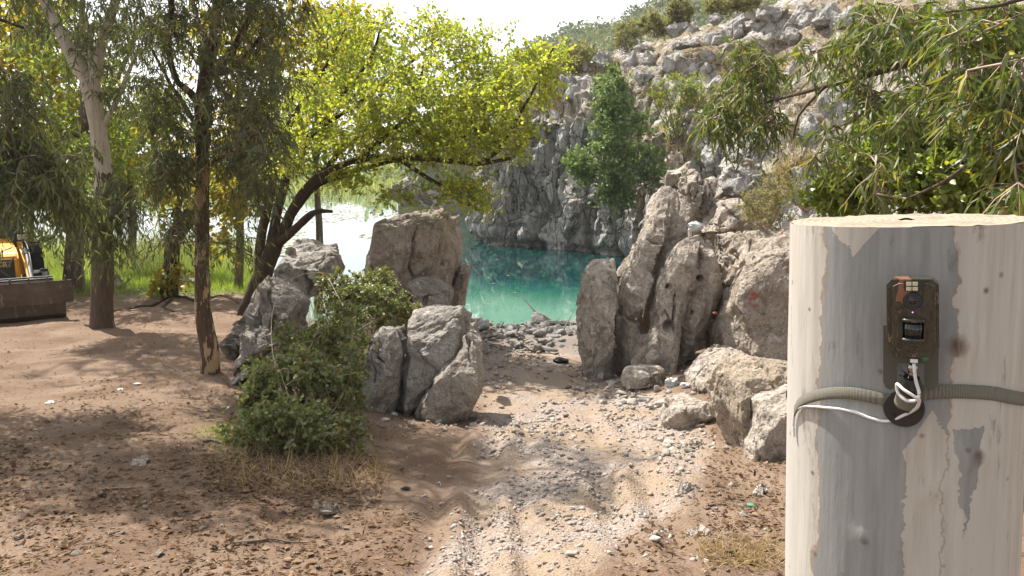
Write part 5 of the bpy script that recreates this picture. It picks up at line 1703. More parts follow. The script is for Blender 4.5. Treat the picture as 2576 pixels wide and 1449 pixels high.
    f = np.stack([i[:-1], j[:-1], j[1:], i[1:]], -1).reshape(-1, 4)
    t = NT('sawn_wood')
    v = t.coord()
    wv = t.new('ShaderNodeTexWave', wave_type='RINGS', rings_direction='Z')
    t.ln(v, wv.inputs['Vector']); wv.inputs['Scale'].default_value = 28; wv.inputs['Distortion'].default_value = 2
    c = t.mix(wv.outputs[1], (.33, .28, .215), (.24, .19, .14))
    c = t.mix(t.mrange(t.noise(v, 14, 5, .7), .5, .68, 0, .7), c, (.13, .10, .075))
    me = mesh_arrays('sawn_top', W_, [f, i[-1:][:, ::-1][:, :]] if False else [f], t.finish(c, .85, t.bump(t.noise(v, 90, 4), .5, .003), .2), None, False)
    link('sawn_top', me, root)
    return root

near_trunk()

def arc_on_trunk(pts, lift, n=60):
    """points (local x, z) carried on the trunk's surface"""
    q = resample(np.array([(x, 0, z, 0) for x, z in pts]), .006)
    x = q[:, 0]; z = q[:, 2]
    r = (TR + lift) * (1 + .02 * np.clip(1.2 - z, 0, 2))
    return np.stack([x, -np.sqrt(np.maximum(r ** 2 - x ** 2, 1e-6)), z], -1)

def trail_camera():
    off = TR + .060
    root = thing('trail_camera', 'bark-camouflaged trail camera on a black ball mount, strapped to the pale trunk', 'camera', (AX[0], AX[1], zg), rz=RZ_)
    root.rotation_euler[1] = TAU
    # camouflage print
    t = NT('camouflage_plastic')
    v = t.coord(scale=(60, 60, 26))
    n1 = t.noise(v, .9, 5, .65, 1.2)
    cr = t.new('ShaderNodeValToRGB'); cr.color_ramp.interpolation = 'CONSTANT'
    e = cr.color_ramp.elements
    e[0].position = 0; e[0].color = (.018, .014, .010, 1)
    e[1].position = .62; e[1].color = (.14, .11, .07, 1)
    for p_, c_ in ((.40, (.02850, .02394, .01482)), (.47, (.04845, .04275, .02394)), (.54, (.02565, .01824, .01140)), (.70, (.04275, .03990, .01995))):
        x = e.new(p_); x.color = (*c_, 1)
    t.ln(n1, cr.inputs[0])
    n2 = t.noise(t.coord(scale=(20, 20, 14)), 1.0, 3, .5)
    oc = t.new('ShaderNodeTexCoord'); os_ = t.new('ShaderNodeSeparateXYZ'); t.ln(oc.outputs['Object'], os_.inputs[0])
    q0, q1 = tl(468, 378, off), tl(526, 292, off)
    fx = t.math('ADD', os_.outputs[0], t.math('MULTIPLY', t.math('SUBTRACT', n2, .5), .03))
    fz = t.math('ADD', os_.outputs[2], t.math('MULTIPLY', t.math('SUBTRACT', n1, .5), .02))
    om = t.math('MULTIPLY', t.math('MULTIPLY', t.math('GREATER_THAN', fx, q0[0]), t.math('LESS_THAN', fx, q1[0])), t.math('GREATER_THAN', fz, q0[2]))
    col = t.mix(om, cr.outputs[0], (.20, .085, .045))
    n3 = t.noise(t.coord(scale=(220, 220, 40)), 1.0, 4, .6)
    col = t.mix(t.mrange(n3, .55, .65, 0, .6), col, (.03, .024, .017))
    camo_m = t.finish(col, .28, None, .5)
    blk = plain('black_plastic', (.014, .014, .015), .38, spec=.5)
    gls = plain('dark_glass', (.006, .008, .007), .06, spec=.7)
    olv = plain('olive_metal_plate', (.075, .07, .055), .5)
    wht = plain('white_plastic', (.62, .60, .60), .45)
    # body with cut corners, front panel, facing the eye
    def poly(pts, o):
        return [(tl(x, y, o)[0], tl(x, y, o)[2]) for x, y in pts]
    outer = [(432, 312), (452, 290), (612, 290), (638, 312), (640, 560), (610, 596), (462, 596), (434, 560)]
    b = MB(); b.prism(poly(outer, off), -off, -off + .03420)
    bmesh.ops.bevel(b.bm, geom=b.bm.edges[:], offset=.00125, segments=2, affect='EDGES', profile=.6)
    b.build('body', camo_m, root, smooth=False)
    inner = [(456, 318), (482, 306), (596, 306), (624, 318), (626, 545), (604, 570), (476, 570), (454, 545)]
    b = MB(); b.prism(poly(inner, off + .00342), -off - .00342, -off + .00114)
    bmesh.ops.bevel(b.bm, geom=b.bm.edges[:], offset=.00171, segments=3, affect='EDGES', profile=.6)
    b.build('front_panel', camo_m, root)
    back = [(440, 320), (630, 320), (632, 600), (612, 622), (462, 622), (440, 600)]
    b = MB(); b.prism(poly(back, off - .03135), -off + .03534, -off + .04674)
    b.build('back_shell', olv, root)
    # LED array
    b = MB(); b.prism(poly([(498, 298), (583, 298), (578, 338), (503, 338)], off + .00456), -off - .00456, -off - .00171)
    led_p = b.build('flash_panel', blk, root)
    led = plain('led_chip', (.50, .45, .30), .3, spec=.6)
    for cx in (520, 545):
        for cy in (309, 328):
            q = tl(cx + 0, cy, off + .00513)
            m_ = MB(); m_.box((q[0], -off - .00485, q[2]), (.00712, .00171, .00570), bev=.00034)
            m_.build('led', led, led_p)
            m_ = MB(); m_.box((q[0], -off - .00587, q[2]), (.00285, .00046, .00285))
            m_.build('emitter', plain('led_yellow', (.55, .40, .10), .4), led_p) if False else m_.bm.free()
    # lens
    q = tl(535, 375, off + .00456)
    b = MB(); b.cyl((q[0], -off - .00171, q[2]), (q[0], -off - .00741, q[2]), .0135, .0120, 40)
    ring = b.build('lens_ring', blk, root, smooth=False)
    b = MB(); b.cyl((q[0], -off - .00747, q[2]), (q[0], -off - .00844, q[2]), .00712, .00684, 36)
    b.build('inner_ring', plain('grey_ring', (.045, .045, .048), .3), ring)
    b = MB(); b.cyl((q[0], -off - .00849, q[2]), (q[0], -off - .00912, q[2]), .00541, .00285, 32)
    b.build('lens', gls, ring, smooth=True)
    b = MB(); b.cyl((q[0], -off - .00918, q[2]), (q[0], -off - .00935, q[2]), .00199, .00171, 20)
    b.build('iris', plain('iris_red', (.06, .012, .012), .2), ring)
    q = tl(535, 420, off + .00456)
    b = MB(); b.prism(poly([(500, 402), (570, 402), (570, 436), (500, 436)], off + .00456), -off - .00485, -off - .00114)
    b.build('badge_plate', camo_m, root)
    b = MB(); b.cyl((q[0], -off - .00456, q[2]), (q[0], -off - .00559, q[2]), .00103, .00085, 14)
    tt = NT('indicator_light'); tt.p.inputs['Emission Color'].default_value = (.8, .3, .9, 1); tt.p.inputs['Emission Strength'].default_value = 1.0
    b.build('indicator', tt.finish((.4, .15, .5), .3), root)
    # motion sensor: curved dark window between two lips
    xa, _, za = tl(492, 455, off + .00684); xb, _, zb = tl(583, 527, off + .00684)
    n = 14
    def bow(x0, x1, z0, z1, dep, base, name, mat, parent):
        xs = np.linspace(x0, x1, n)
        u = np.linspace(-1, 1, n)
        yf = -base - dep * np.sqrt(np.maximum(0, 1 - u ** 2 * .92))
        V = np.concatenate([np.stack([xs, yf, np.full(n, z1)], -1), np.stack([xs, yf, np.full(n, z0)], -1), np.stack([xs, np.full(n, -base + .00228), np.full(n, z1)], -1), np.stack([xs, np.full(n, -base + .00228), np.full(n, z0)], -1)])
        i = np.arange(n - 1)
        F_ = [np.stack([i, i + 1, n + i + 1, n + i], -1), np.stack([2 * n + i, 2 * n + i + 1, i + 1, i], -1), np.stack([n + i, n + i + 1, 3 * n + i + 1, 3 * n + i], -1)]
        F_.append(np.array([[0, n, 3 * n, 2 * n], [n - 1, 3 * n - 1, 4 * n - 1, 2 * n - 1]]))
        return link(name, mesh_arrays(name, V, [np.concatenate(F_)], mat), parent)
    win = bow(xa + .00228, xb - .00228, zb, za, .00912, off + .00228, 'sensor_window', gls, root)
    h_ = abs(za - zb)
    bow(xa - .00114, xb + .00114, za - .00057, za + h_ * .16, .01140, off + .00228, 'sensor_hood', camo_m, root)
    bow(xa - .00114, xb + .00114, zb - h_ * .16, zb + .00057, .01140, off + .00228, 'sensor_lip', camo_m, root)
    for s_ in (xa - .00114, xb - .00171):
        b = MB(); b.box((s_ + .00142, -off - .00456, (za + zb) / 2), (.00285, .00684, h_), bev=.00057)
        b.build('sensor_side', camo_m, root)
    for k in range(4):
        xx = xa + (xb - xa) * (k + 1) / 5
        b = MB(); b.box((xx, -off - .01111, (za + zb) / 2), (.00034, .00080, h_ * .92))
        b.build('sensor_rib', blk, win)
    # two plate legs behind
    for (x0, x1) in ((420, 474), (581, 636)):
        o_ = off - .03990
        pts = poly([(x0, 470), (x1, 470), (x1, 690), (x1 - 8, 712), ((x0 + x1) / 2, 724), (x0 + 8, 712), (x0, 690)], o_)
        b = MB(); b.prism(pts, -o_, -o_ + .00228)
        b.build('plate_leg', olv, root)
    # round green sticker below the body
    q = tl(583, 608, off - .01710)
    b = MB(); b.cyl((q[0], -off + .03192, q[2] + .00057), (q[0], -off + .03106, q[2] + .00057), .00485, .00485, 24)
    bm_o = b.build('sticker', plain('green_sticker', (.04, .22, .07), .5), root)
    # ball mount: disc on the bark, arm, clamp, screw
    q = tl(500, 800, TR + .00684)
    b = MB(); b.cyl((q[0], -TR + .00228, q[2]), (q[0], -TR - .00798, q[2]), .03021, .02850, 44)
    disc = b.build('mount_disc', blk, root)
    for (zx, zy) in ((570, 797), (465, 822)):
        s = tl(zx, zy, TR + .00912)
        b = MB(); b.cyl((s[0], -TR - .00741, s[2]), (s[0], -TR - .00969, s[2]), .00342, .00285, 12); b.box((s[0], -TR - .00980, s[2]), (.00456, .00057, .00091)); b.box((s[0], -TR - .00980, s[2]), (.00091, .00057, .00456))
        b.build('screw', plain('dark_screw', (.03, .03, .03), .35, .6), disc)
    a_ = tl(512, 785, TR + .01140); c_ = tl(530, 700, TR + .03135); d_ = tl(535, 640, off - .01710)
    b = MB()
    b.cyl((a_[0], -TR - .00684, a_[2]), (c_[0], -TR - .02964, c_[2]), .01767, .01425, 28)
    arm = b.build('mount_arm', blk, root, smooth=False)
    b = MB(); b.cyl((c_[0], -TR - .02964, c_[2] - .00228), (c_[0] + .00057, -TR - .03534, c_[2] + .01140), .01510, .01054, 26)
    b.build('clamp_collar', blk, root)
    b = MB(); b.cyl((c_[0], -TR - .03420, c_[2] + .00798), (d_[0], -off + .01710, d_[2] + .00684), .00541, .00541, 20); bmesh.ops.create_uvsphere(b.bm, u_segments=18, v_segments=10, radius=.00769, matrix=Matrix.Translation((d_[0], -off + .01995, d_[2])))
    b.build('ball_joint', plain('steel', (.30, .27, .24), .25, 1.0), root, smooth=True)
    w_ = tl(500, 655, TR + .03420)
    b = MB(); b.cyl((w_[0] - .00342, -TR - .03876, w_[2]), (w_[0] + .00228, -TR - .04275, w_[2] - .00228), .00570, .00456, 8)
    b.build('wing_nut', blk, root)
    # plug under the body
    p_ = tl(540, 612, off - .00228)
    b = MB(); b.box((p_[0], -off + .00456, p_[2] + .00057), (.00969, .00684, .00798), bev=.00114)
    pl = b.build('plug_cover', plain('grey_rubber', (.07, .065, .06), .6), root)
    b = MB(); b.box((p_[0], -off + .00114, p_[2] + .00114), (.01026, .00342, .00570), bev=.00085)
    b.build('plug', wht, root)
    # the webbing strap
    t = NT('webbing')
    v = t.coord()
    ck = t.voro(t.coord(scale=(1, 1, 1)), 620, rnd=.2)
    c = t.mix(t.mrange(ck.outputs['Distance'], .2, .6), (.25, .23, .185), (.105, .098, .078))
    strap_m = t.finish(c, .85, t.bump(ck.outputs['Distance'], .4, -.002), .2)
    sroot = thing('strap', 'grey-green webbing strap tied round the pale trunk, holding the camera mount', 'strap', (AX[0], AX[1], zg), rz=RZ_)
    sroot.rotation_euler[1] = TAU
    def ribbon(name, line, half, lift):
        q = arc_on_trunk([(tl(x, y, TR * .9)[0], tl(x, y, TR * .9)[2]) for x, y in line], lift)
        n_ = len(q)
        out = norm(q * np.array([1, 1, 0]))
        hw = half if np.ndim(half) else np.full(n_, half)
        up = np.array([0, 0, 1.])
        rows = []
        for o_, u_ in ((0, -1), (.0016, -.96), (.0018, -.5), (.0016, .96), (0, 1)):
            rows.append(q + out * o_ + up * (u_ * hw)[:, None])
        V = np.stack(rows, 1)
        i = np.arange(n_ * 5).reshape(n_, 5)
        f = np.stack([i[:-1, :-1], i[:-1, 1:], i[1:, 1:], i[1:, :-1]], -1).reshape(-1, 4)
        link(name, mesh_arrays(name, V.reshape(-1, 3), [f], strap_m, smooth=False), sroot)
    ribbon('webbing', [(52, 850), (80, 805), (140, 765), (220, 738), (310, 730), (400, 742), (450, 752)], .0105, .0040)
    ribbon('webbing', [(560, 728), (600, 722), (680, 722), (760, 732), (850, 752), (915, 778), (975, 806), (1012, 826)], .0115, .0040)
    # rear half of the loop
    zz = [tl(52, 850, TR * .9)[2], tl(1012, 826, TR * .9)[2]]
    th = np.linspace(math.pi * 1.02, -math.pi * .01140, 50)
    q = np.stack([np.cos(th) * (TR + .00342), np.abs(np.sin(th)) * (TR + .00342) * np.sign(np.sin(th) + 1e-9), np.linspace(zz[0], zz[1], 50)], -1)
    V = np.stack([q - np.array([0, 0, .00855]), q + np.array([0, 0, .00855])], 1)
    i = np.arange(100).reshape(50, 2)
    link('webbing', mesh_arrays('webbing', V.reshape(-1, 3), [np.stack([i[:-1, 0], i[:-1, 1], i[1:, 1], i[1:, 0]], -1)], strap_m, smooth=True), sroot)
    # wrap of webbing round the arm
    va, vc = np.array([a_[0], -TR - .00684, a_[2]]), np.array([c_[0], -TR - .02964, c_[2]])
    w0 = va + (vc - va) * .12; w1 = va + (vc - va) * .66
    b = MB(); b.cyl(tuple(w0), tuple(w1), .01910, .01710, 28, caps=True)
    b.build('wrap', strap_m, sroot, smooth=False)
    # cable
    croot_pts = [tl(540, 622, off - .00342), tl(541, 640, off + .00228), tl(548, 690, off - .00342), tl(560, 735, off - .01026), tl(548, 763, off - .00912), tl(510, 764, off - .01140), tl(478, 735, off - .01710), tl(474, 700, off - .01710), tl(500, 722, off - .00228), tl(540, 748, off + .00000), tl(560, 762, off - .01140), tl(548, 795, off - .02850), tl(500, 822, TR + .01140)]
    arcp = arc_on_trunk([(tl(x, y, TR * .92)[0], tl(x, y, TR * .92)[2]) for x, y in [(440, 832), (380, 825), (310, 805), (240, 798), (160, 806), (100, 815), (60, 850), (46, 880), (44, 930), (46, 960)]], .00342)
    pts = np.concatenate([np.array(croot_pts), arcp[::4]])
    q = resample(np.c_[pts, np.full(len(pts), .00239)], .00228)
    V, f = tube(q[:, :3], np.full(len(q), .00239), 10)
    cr_ = link('cable', mesh_arrays('cable', V, [f], wht, smooth=True), None, (AX[0], AX[1], zg))
    cr_.rotation_euler = (0, TAU, RZ_)
    tag(cr_, 'white cable running from the trail camera round its mount and across the pale trunk', 'cable')

trail_camera()

# ------------------------------------------------------------------ the yellow backhoe loader at the left edge
def loader():
    pos = np.array([-12.85, 18.1]); zz = float(gz(pos[0], pos[1]))
    root = thing('backhoe_loader', 'yellow backhoe loader with a rusty brown front bucket at the left edge', 'loader', (pos[0], pos[1], zz), rz=math.radians(37))
    yel = plain('yellow_paint', (.72, .34, .02), .38, var=.08, scale=3)
    blk = plain('black_panel', (.02, .02, .022), .45)
    rub = plain('tyre_rubber', (.022, .02, .018), .85)
    t = NT('worn_bucket_steel')
    v = t.coord()
    c = t.mix(t.mrange(t.noise(v, 3, 6, .65), .35, .65), (.085, .06, .042), (.14, .10, .072))
    c = t.mix(t.mrange(t.noise(t.coord(scale=(1, 1, .3)), 9, 6, .7), .6, .68), c, (.20, .17, .14))
    stl = t.finish(c, .7, t.bump(t.noise(v, 30, 5), .4, .01), .3, .3)
    dk = plain('hose_black', (.015, .015, .016), .5)
    chrome = plain('steel_rod', (.45, .45, .46), .22, 1.0)
    W = 1.34
    # bucket shell: a curved section extruded, standing on its heel, its open side back towards the machine
    prof = [(-2.18, .04), (-2.62, .02), (-2.80, .16), (-2.86, .42), (-2.84, .72), (-2.78, .92)]
    th = .035
    inner = [(y + (th if i > 0 else 0), z + (th if i < 3 else 0)) for i, (y, z) in enumerate(prof)][::-1]
    b = MB(); b.prism(prof[3:] + inner[:3], -W, W, 'x')
    lowp = prof[:4] + inner[2:]
    b.prism(lowp, -W + .16, W - .16, 'x')
    bk = b.build('bucket', stl, root)
    for sx in (-1, 1):
        m = MB(); m.prism([(-2.80, .18), (-2.86, .42), (-2.79, .92), (-2.45, .80), (-2.18, .30), (-2.18, .06), (-2.60, .04)], sx * (W - .20), sx * (W - .175), 'x')
        m.build('side_plate', stl, bk)
    for k in range(8):
        x = -W + .12 + k * (2 * W - .24) / 7
        m = MB(); m.box((x, -2.78, .96), (.035, .05, .14), bev=.006)
        m.build('tooth', stl, bk)
    for (y, z, mt) in ((-2.70, .97, dk), (-2.66, .93, chrome), (-2.64, 1.01, dk)):
        m = MB(); m.cyl((-W, y, z), (W - .35, y, z), .022, .022, 12)
        m.build('bar', mt, bk)
    # hood: sloped bonnet
    b = MB()
    b.prism([(-1.10, .50), (-1.20, .95), (-1.16, 1.34), (-1.0, 1.46), (-.3, 1.55), (1.2, 1.64), (1.2, .6)], -.47, .47, 'x')
    bmesh.ops.bevel(b.bm, geom=[e for e in b.bm.edges], offset=.05, segments=3, affect='EDGES')
    hd = b.build('bonnet', yel, root)
    for sx in (-1, 1):
        m = MB(); m.prism([(-1.0, .72), (-.98, 1.10), (-.45, 1.28), (1.0, 1.38), (1.0, .72)], sx * .470, sx * .482, 'x')
        m.build('side_grille', blk, hd)
    m = MB(); m.box((0, -1.195, 1.06), (.74, .03, .50), Matrix.Rotation(-.06, 3, 'X'), bev=.01)
    m.build('front_grille', blk, hd)
    # badge with its letters, on the side towards the viewer
    m = MB(); m.box((.10, -1.214, 1.20), (.40, .008, .15), bev=.003)
    bd = m.build('badge', plain('badge_black', (.03, .03, .03), .4), root)
    m = MB(); m.box((.10, -1.218, 1.20), (.37, .006, .125))
    m.build('badge_border', plain('badge_gold', (.42, .28, .07), .4), bd)
    m = MB(); m.box((.10, -1.221, 1.20), (.345, .006, .10))
    m.build('badge_face', plain('badge_dark', (.05, .04, .03), .4), bd)
    cu = bpy.data.curves.new('letters', 'FONT'); cu.body = 'JCB'; cu.size = .135; cu.extrude = .003; cu.align_x = 'CENTER'; cu.align_y = 'CENTER'
    to = bpy.data.objects.new('letters_curve', cu); COL.objects.link(to)
    dg = bpy.context.evaluated_depsgraph_get(); dg.update()
    lm_ = bpy.data.meshes.new_from_object(to.evaluated_get(dg)); lm_.name = 'letters'
    bpy.data.objects.remove(to)
    lo = link('letters', lm_, bd); lm_.materials.clear(); lm_.materials.append(plain('badge_letters', (.62, .48, .22), .4))
    lo.rotation_euler = (math.pi / 2, 0, 0); lo.location = (.10, -1.2255, 1.20); lo.scale = (1.15, 1, 1)
    # loader arms, rams
    for sx in (-1, 1):
        m = MB(); m.prism([(-2.25, .55), (-2.12, .62), (-1.25, 1.22), (.9, 1.55), (.9, 1.38), (-1.15, 1.04), (-2.05, .36), (-2.25, .36)], sx * .62 - .055, sx * .62 + .055, 'x')
        arm = m.build('loader_arm', yel, root)
        m = MB(); m.cyl((sx * .62, -.2, 1.48), (sx * .62, -1.35, 1.42), .05, .05, 14)
        m.build('ram', dk, root)
        m = MB(); m.cyl((sx * .62, -1.35, 1.42), (sx * .62, -2.2, .82), .028, .028, 12)
        m.build('ram_rod', chrome, root)
        m = MB(); m.box((sx * .62, -2.22, .72), (.14, .12, .42), bev=.02)
        m.build('bucket_link', yel, root)
        hose = resample(np.array([(sx * .66, .2, 1.62, .018), (sx * .68, -.6, 1.62, .018), (sx * .68, -1.4, 1.32, .018), (sx * .66, -2.0, .85, .018)]), .06)
        V, f = tube(hose[:, :3], hose[:, 3], 8)
        link('hose', mesh_arrays('hose', V, [f], dk, smooth=True), root)
    # wheels
    for (sx, y, R, w) in ((-1, -.35, .46, .34), (1, -.35, .46, .34), (-1, 2.0, .72, .46), (1, 2.0, .72, .46)):
        m = MB(); m.cyl((sx * .93 - w / 2, y, R), (sx * .93 + w / 2, y, R), R, R, 36)
        bmesh.ops.bevel(m.bm, geom=[e for e in m.bm.edges if e.calc_length() < R * .3], offset=.03, segments=2, affect='EDGES')
        for k in range(18):
            a = k / 18 * 2 * math.pi
            m.box((sx * .93 + (w * .23 if k % 2 else -w * .23), y + math.cos(a) * R, R + math.sin(a) * R), (w * .5, .07, .07), Matrix.Rotation(a, 3, 'X'))
        wh = m.build('wheel', rub, root)
        m = MB(); m.cyl((sx * (.93 + w / 2 - .02), y, R), (sx * (.93 + w / 2 + .012), y, R), R * .55, R * .5, 28)
        m.build('rim', yel, wh)
    m = MB(); m.box((0, -.35, .5), (1.5, .16, .18), bev=.03); m.box((0, 1.0, .62), (.7, 3.0, .3), bev=.03)
    m.build('axle_frame', blk, root)
    # cab behind the bonnet
    m = MB()
    for sx in (-1, 1):
        for y in (1.25, 2.75):
            m.box((sx * .72, y, 1.75), (.08, .08, 2.0))
    m.box((0, 2.0, 2.80), (1.62, 1.75, .12), bev=.03)
    m.build('cab_frame', blk, root)
    m = MB(); m.box((0, 2.0, 1.0), (1.5, 1.5, .7), bev=.04)
    m.build('cab_base', yel, root)
    gl = plain('cab_glass', (.03, .04, .04), .05, spec=.8)
    m = MB(); m.box((0, 1.26, 2.05), (1.36, .02, 1.35)); m.box((.73, 2.0, 2.05), (.02, 1.4, 1.35)); m.box((-.73, 2.0, 2.05), (.02, 1.4, 1.35))
    m.build('cab_window', gl, root)
    # mirror on its stalk beside the bonnet
    q = resample(np.array([(.60, -.75, 1.42, .014), (.62, -.78, 1.75, .014), (.60, -.82, 2.05, .014)]), .06)
    V, f = tube(q[:, :3], q[:, 3], 8)
    ms = link('mirror_stalk', mesh_arrays('mirror_stalk', V, [f], dk, smooth=True), root)
    m = MB(); m.box((.60, -.86, 1.80), (.20, .05, .12), bev=.02)
    m.build('mirror', plain('mirror_face', (.5, .5, .5), .1, .8), ms)

loader()

# ------------------------------------------------------------------ rubble, gravel, fallen leaves, litter
def stone_protos(n, mat, seed, sub=2, flat=1.0):
    out = []
    for k in range(n):
        r = np.random.default_rng(seed + k)
        bm = bmesh.new()
        pts = norm(r.normal(size=(11, 3))) * r.uniform(.75, 1.1, (11, 1)) * np.array([1, r.uniform(.6, .95), r.uniform(.45, .75) * flat])
        vs = [bm.verts.new(p) for p in pts]
        bmesh.ops.convex_hull(bm, input=vs)
        bmesh.ops.delete(bm, geom=[v for v in bm.verts if not v.link_faces], context='VERTS')
        if sub:
            bmesh.ops.bevel(bm, geom=bm.edges[:], offset=.10, segments=1, affect='EDGES')
            bmesh.ops.triangulate(bm, faces=bm.faces[:])
            if sub > 1:
                bmesh.ops.subdivide_edges(bm, edges=bm.edges[:], cuts=1, use_grid_fill=True)
                for v in bm.verts:
                    q = np.array(v.co)[None]
                    v.co *= 1 + .10 * float(vnoise(q * 3, seed + k)[0]) + .05 * float(vnoise(q * 7, seed + k + 1)[0])
        m = bpy.data.meshes.new('stone')
        bm.to_mesh(m); bm.free()
        m.materials.append(mat)
        out.append(m)
    return out

def stones(zones, protos, label, group, seed, name='rubble_stone', cat='stone'):
    r = np.random.default_rng(seed)
    made = []
    for (poly, n, s0, s1) in zones:
        xs = [p[0] for p in poly]; ys = [p[1] for p in poly]
        k = 0
        while k < n:
            x, y = r.uniform(min(xs), max(xs)), r.uniform(min(ys), max(ys))
            if not in_poly(np.array([x]), np.array([y]), poly)[0]:
                continue
            k += 1
            P = ghit(x, y)[0]
            s = s0 * (s1 / s0) ** (r.uniform(0, 1) ** 1.7) / 2
            o = bpy.data.objects.new(name, protos[int(r.integers(len(protos)))])
            COL.objects.link(o)
            o.location = (P[0], P[1], P[2] + s * .22)
            o.rotation_euler = (r.normal() * .25, r.normal() * .25, r.uniform(0, 6.28))
            o.scale = (s * r.uniform(.85, 1.2), s, s * r.uniform(.8, 1.1))
            tag(o, label, cat, group)
            made.append((s / P[1], o))
    made.sort(key=lambda q: -q[0])
    for (_, o), w in zip(made, ('largest', 'second largest', 'third largest', 'fourth largest')):
        o['label'] = w + ' ' + label

PALE = stone_protos(8, M['rubble'], 900)
GREY = stone_protos(7, M['slab_grey'], 930, flat=.75)
stones([([(1495, 965), (1560, 955), (1720, 985), (1735, 1010), (1640, 1030), (1500, 1010)], 60, .08, .30)], PALE, 'pale broken stone in the heap at the foot of the right-hand rocks', 'rubble at the foot of the right-hand rocks', 71)
stones([([(1660, 1095), (1790, 1080), (1800, 1120), (1745, 1175), (1690, 1190), (1655, 1140)], 40, .07, .24)], PALE, 'whitish broken stone in the heap under the rounded pale boulder', 'rubble under the rounded boulder', 72)
stones([([(1062, 1075), (1100, 1040), (1200, 985), (1240, 990), (1225, 1060), (1150, 1105), (1095, 1110)], 44, .06, .22)], PALE, 'pale grey stone in the heap at the foot of the red-marked rock', 'rubble at the foot of the red-marked rock', 73)
stones([([(1175, 790), (1260, 780), (1460, 800), (1470, 870), (1360, 890), (1230, 860)], 150, .16, .85)], GREY, 'dark grey broken slab in the rubble along the pool edge', 'grey slabs along the edge of the pool', 74, 'broken_stone')
stones([([(1060, 1380), (1250, 1120), (1640, 1080), (1760, 1200), (1900, 1300), (1940, 1440), (1500, 1440)], 40, .04, .13)], PALE, 'small pale stone scattered over the gravel track', 'loose stones on the gravel track', 75)
stones([([(20, 1420), (40, 1150), (560, 1180), (760, 1400), (700, 1440)], 30, .04, .10)], stone_protos(4, M['rock_warm'], 960), 'small brown stone lying among the fallen leaves in the left foreground', 'loose stones among the fallen leaves', 76)

def gravel():
    r = np.random.default_rng(77)
    tris, vs, cs = [], [], []
    protos = []
    for k in range(6):
        q = norm(r.normal(size=(7, 3))) * r.uniform(.7, 1.1, (7, 1)) * np.array([1, .8, .6])
        bm = bmesh.new(); v = [bm.verts.new(p) for p in q]
        bmesh.ops.convex_hull(bm, input=v); bmesh.ops.delete(bm, geom=[w for w in bm.verts if not w.link_faces], context='VERTS'); bmesh.ops.triangulate(bm, faces=bm.faces[:])
        bm.verts.index_update()
        protos.append((np.array([w.co[:] for w in bm.verts]), np.array([[w.index for w in f.verts] for f in bm.faces]))); bm.free()
    n = 26000
    px = r.uniform(1020, 1960, n); py = 1449 + 20 - (1469 - 800) * r.uniform(0, 1, n) ** .75
    w = soft_mask(px, py, GRAVEL, 45)
    w = np.maximum(w, .10 * (px > 900))
    nz = .5 + .5 * vnoise(np.stack([px / 70, py / 45, px * 0], -1), 78)
    keep = r.uniform(0, 1, n) < w * np.clip(1.7 * nz - .25, .12, 1)
    px, py = px[keep], py[keep]
    P = ghit(px, py)
    n = len(P)
    s = .0055 * (9 ** (r.uniform(0, 1, n) ** 2.6)) * np.clip(P[:, 1] / 6, .7, 3.2)
    a = r.uniform(0, 6.28, n)
    pid = r.integers(0, 6, n)
    k0 = 0
    tone = np.clip(r.normal(.5, .22, n) - .45 * sstep(14, 17, P[:, 1]), 0, 1)
    for k in range(6):
        m = pid == k
        pv, pf = protos[k]
        c, s_ = np.cos(a[m]), np.sin(a[m])
        V = pv[None] * s[m][:, None, None]
        X = V[..., 0] * c[:, None] - V[..., 1] * s_[:, None]; Y = V[..., 0] * s_[:, None] + V[..., 1] * c[:, None]
        V = np.stack([X, Y, V[..., 2]], -1) + P[m][:, None, :] + np.array([0, 0, 1.]) * (s[m] * .15)[:, None, None]
        vs.append(V.reshape(-1, 3)); tris.append((pf[None] + (k0 + np.arange(m.sum()) * len(pv))[:, None, None]).reshape(-1, 3)); k0 += m.sum() * len(pv)
        cs.append(np.repeat(np.stack([tone[m], r.uniform(0, 1, m.sum()), tone[m]], -1), len(pv), 0))
    t = NT('gravel_stone')
    _, sa = t.attr()
    c = t.mix(sa[0], (.19, .165, .145), (.41, .37, .335))
    c = t.mix(t.mrange(sa[1], .8, .9, 0, .6), c, (.40, .27, .20))
    c = t.mix(t.mrange(t.noise(t.coord(), 90, 3), .4, .7, 0, .35), c, (.22, .19, .17))
    me = mesh_arrays('gravel', np.concatenate(vs), [np.concatenate(tris)], t.finish(c, .92, None, .15), np.concatenate(cs))
    stuff(tag(link('gravel', me), 'crushed grey and pinkish gravel strewn along the track to the pool', 'gravel'))
gravel()

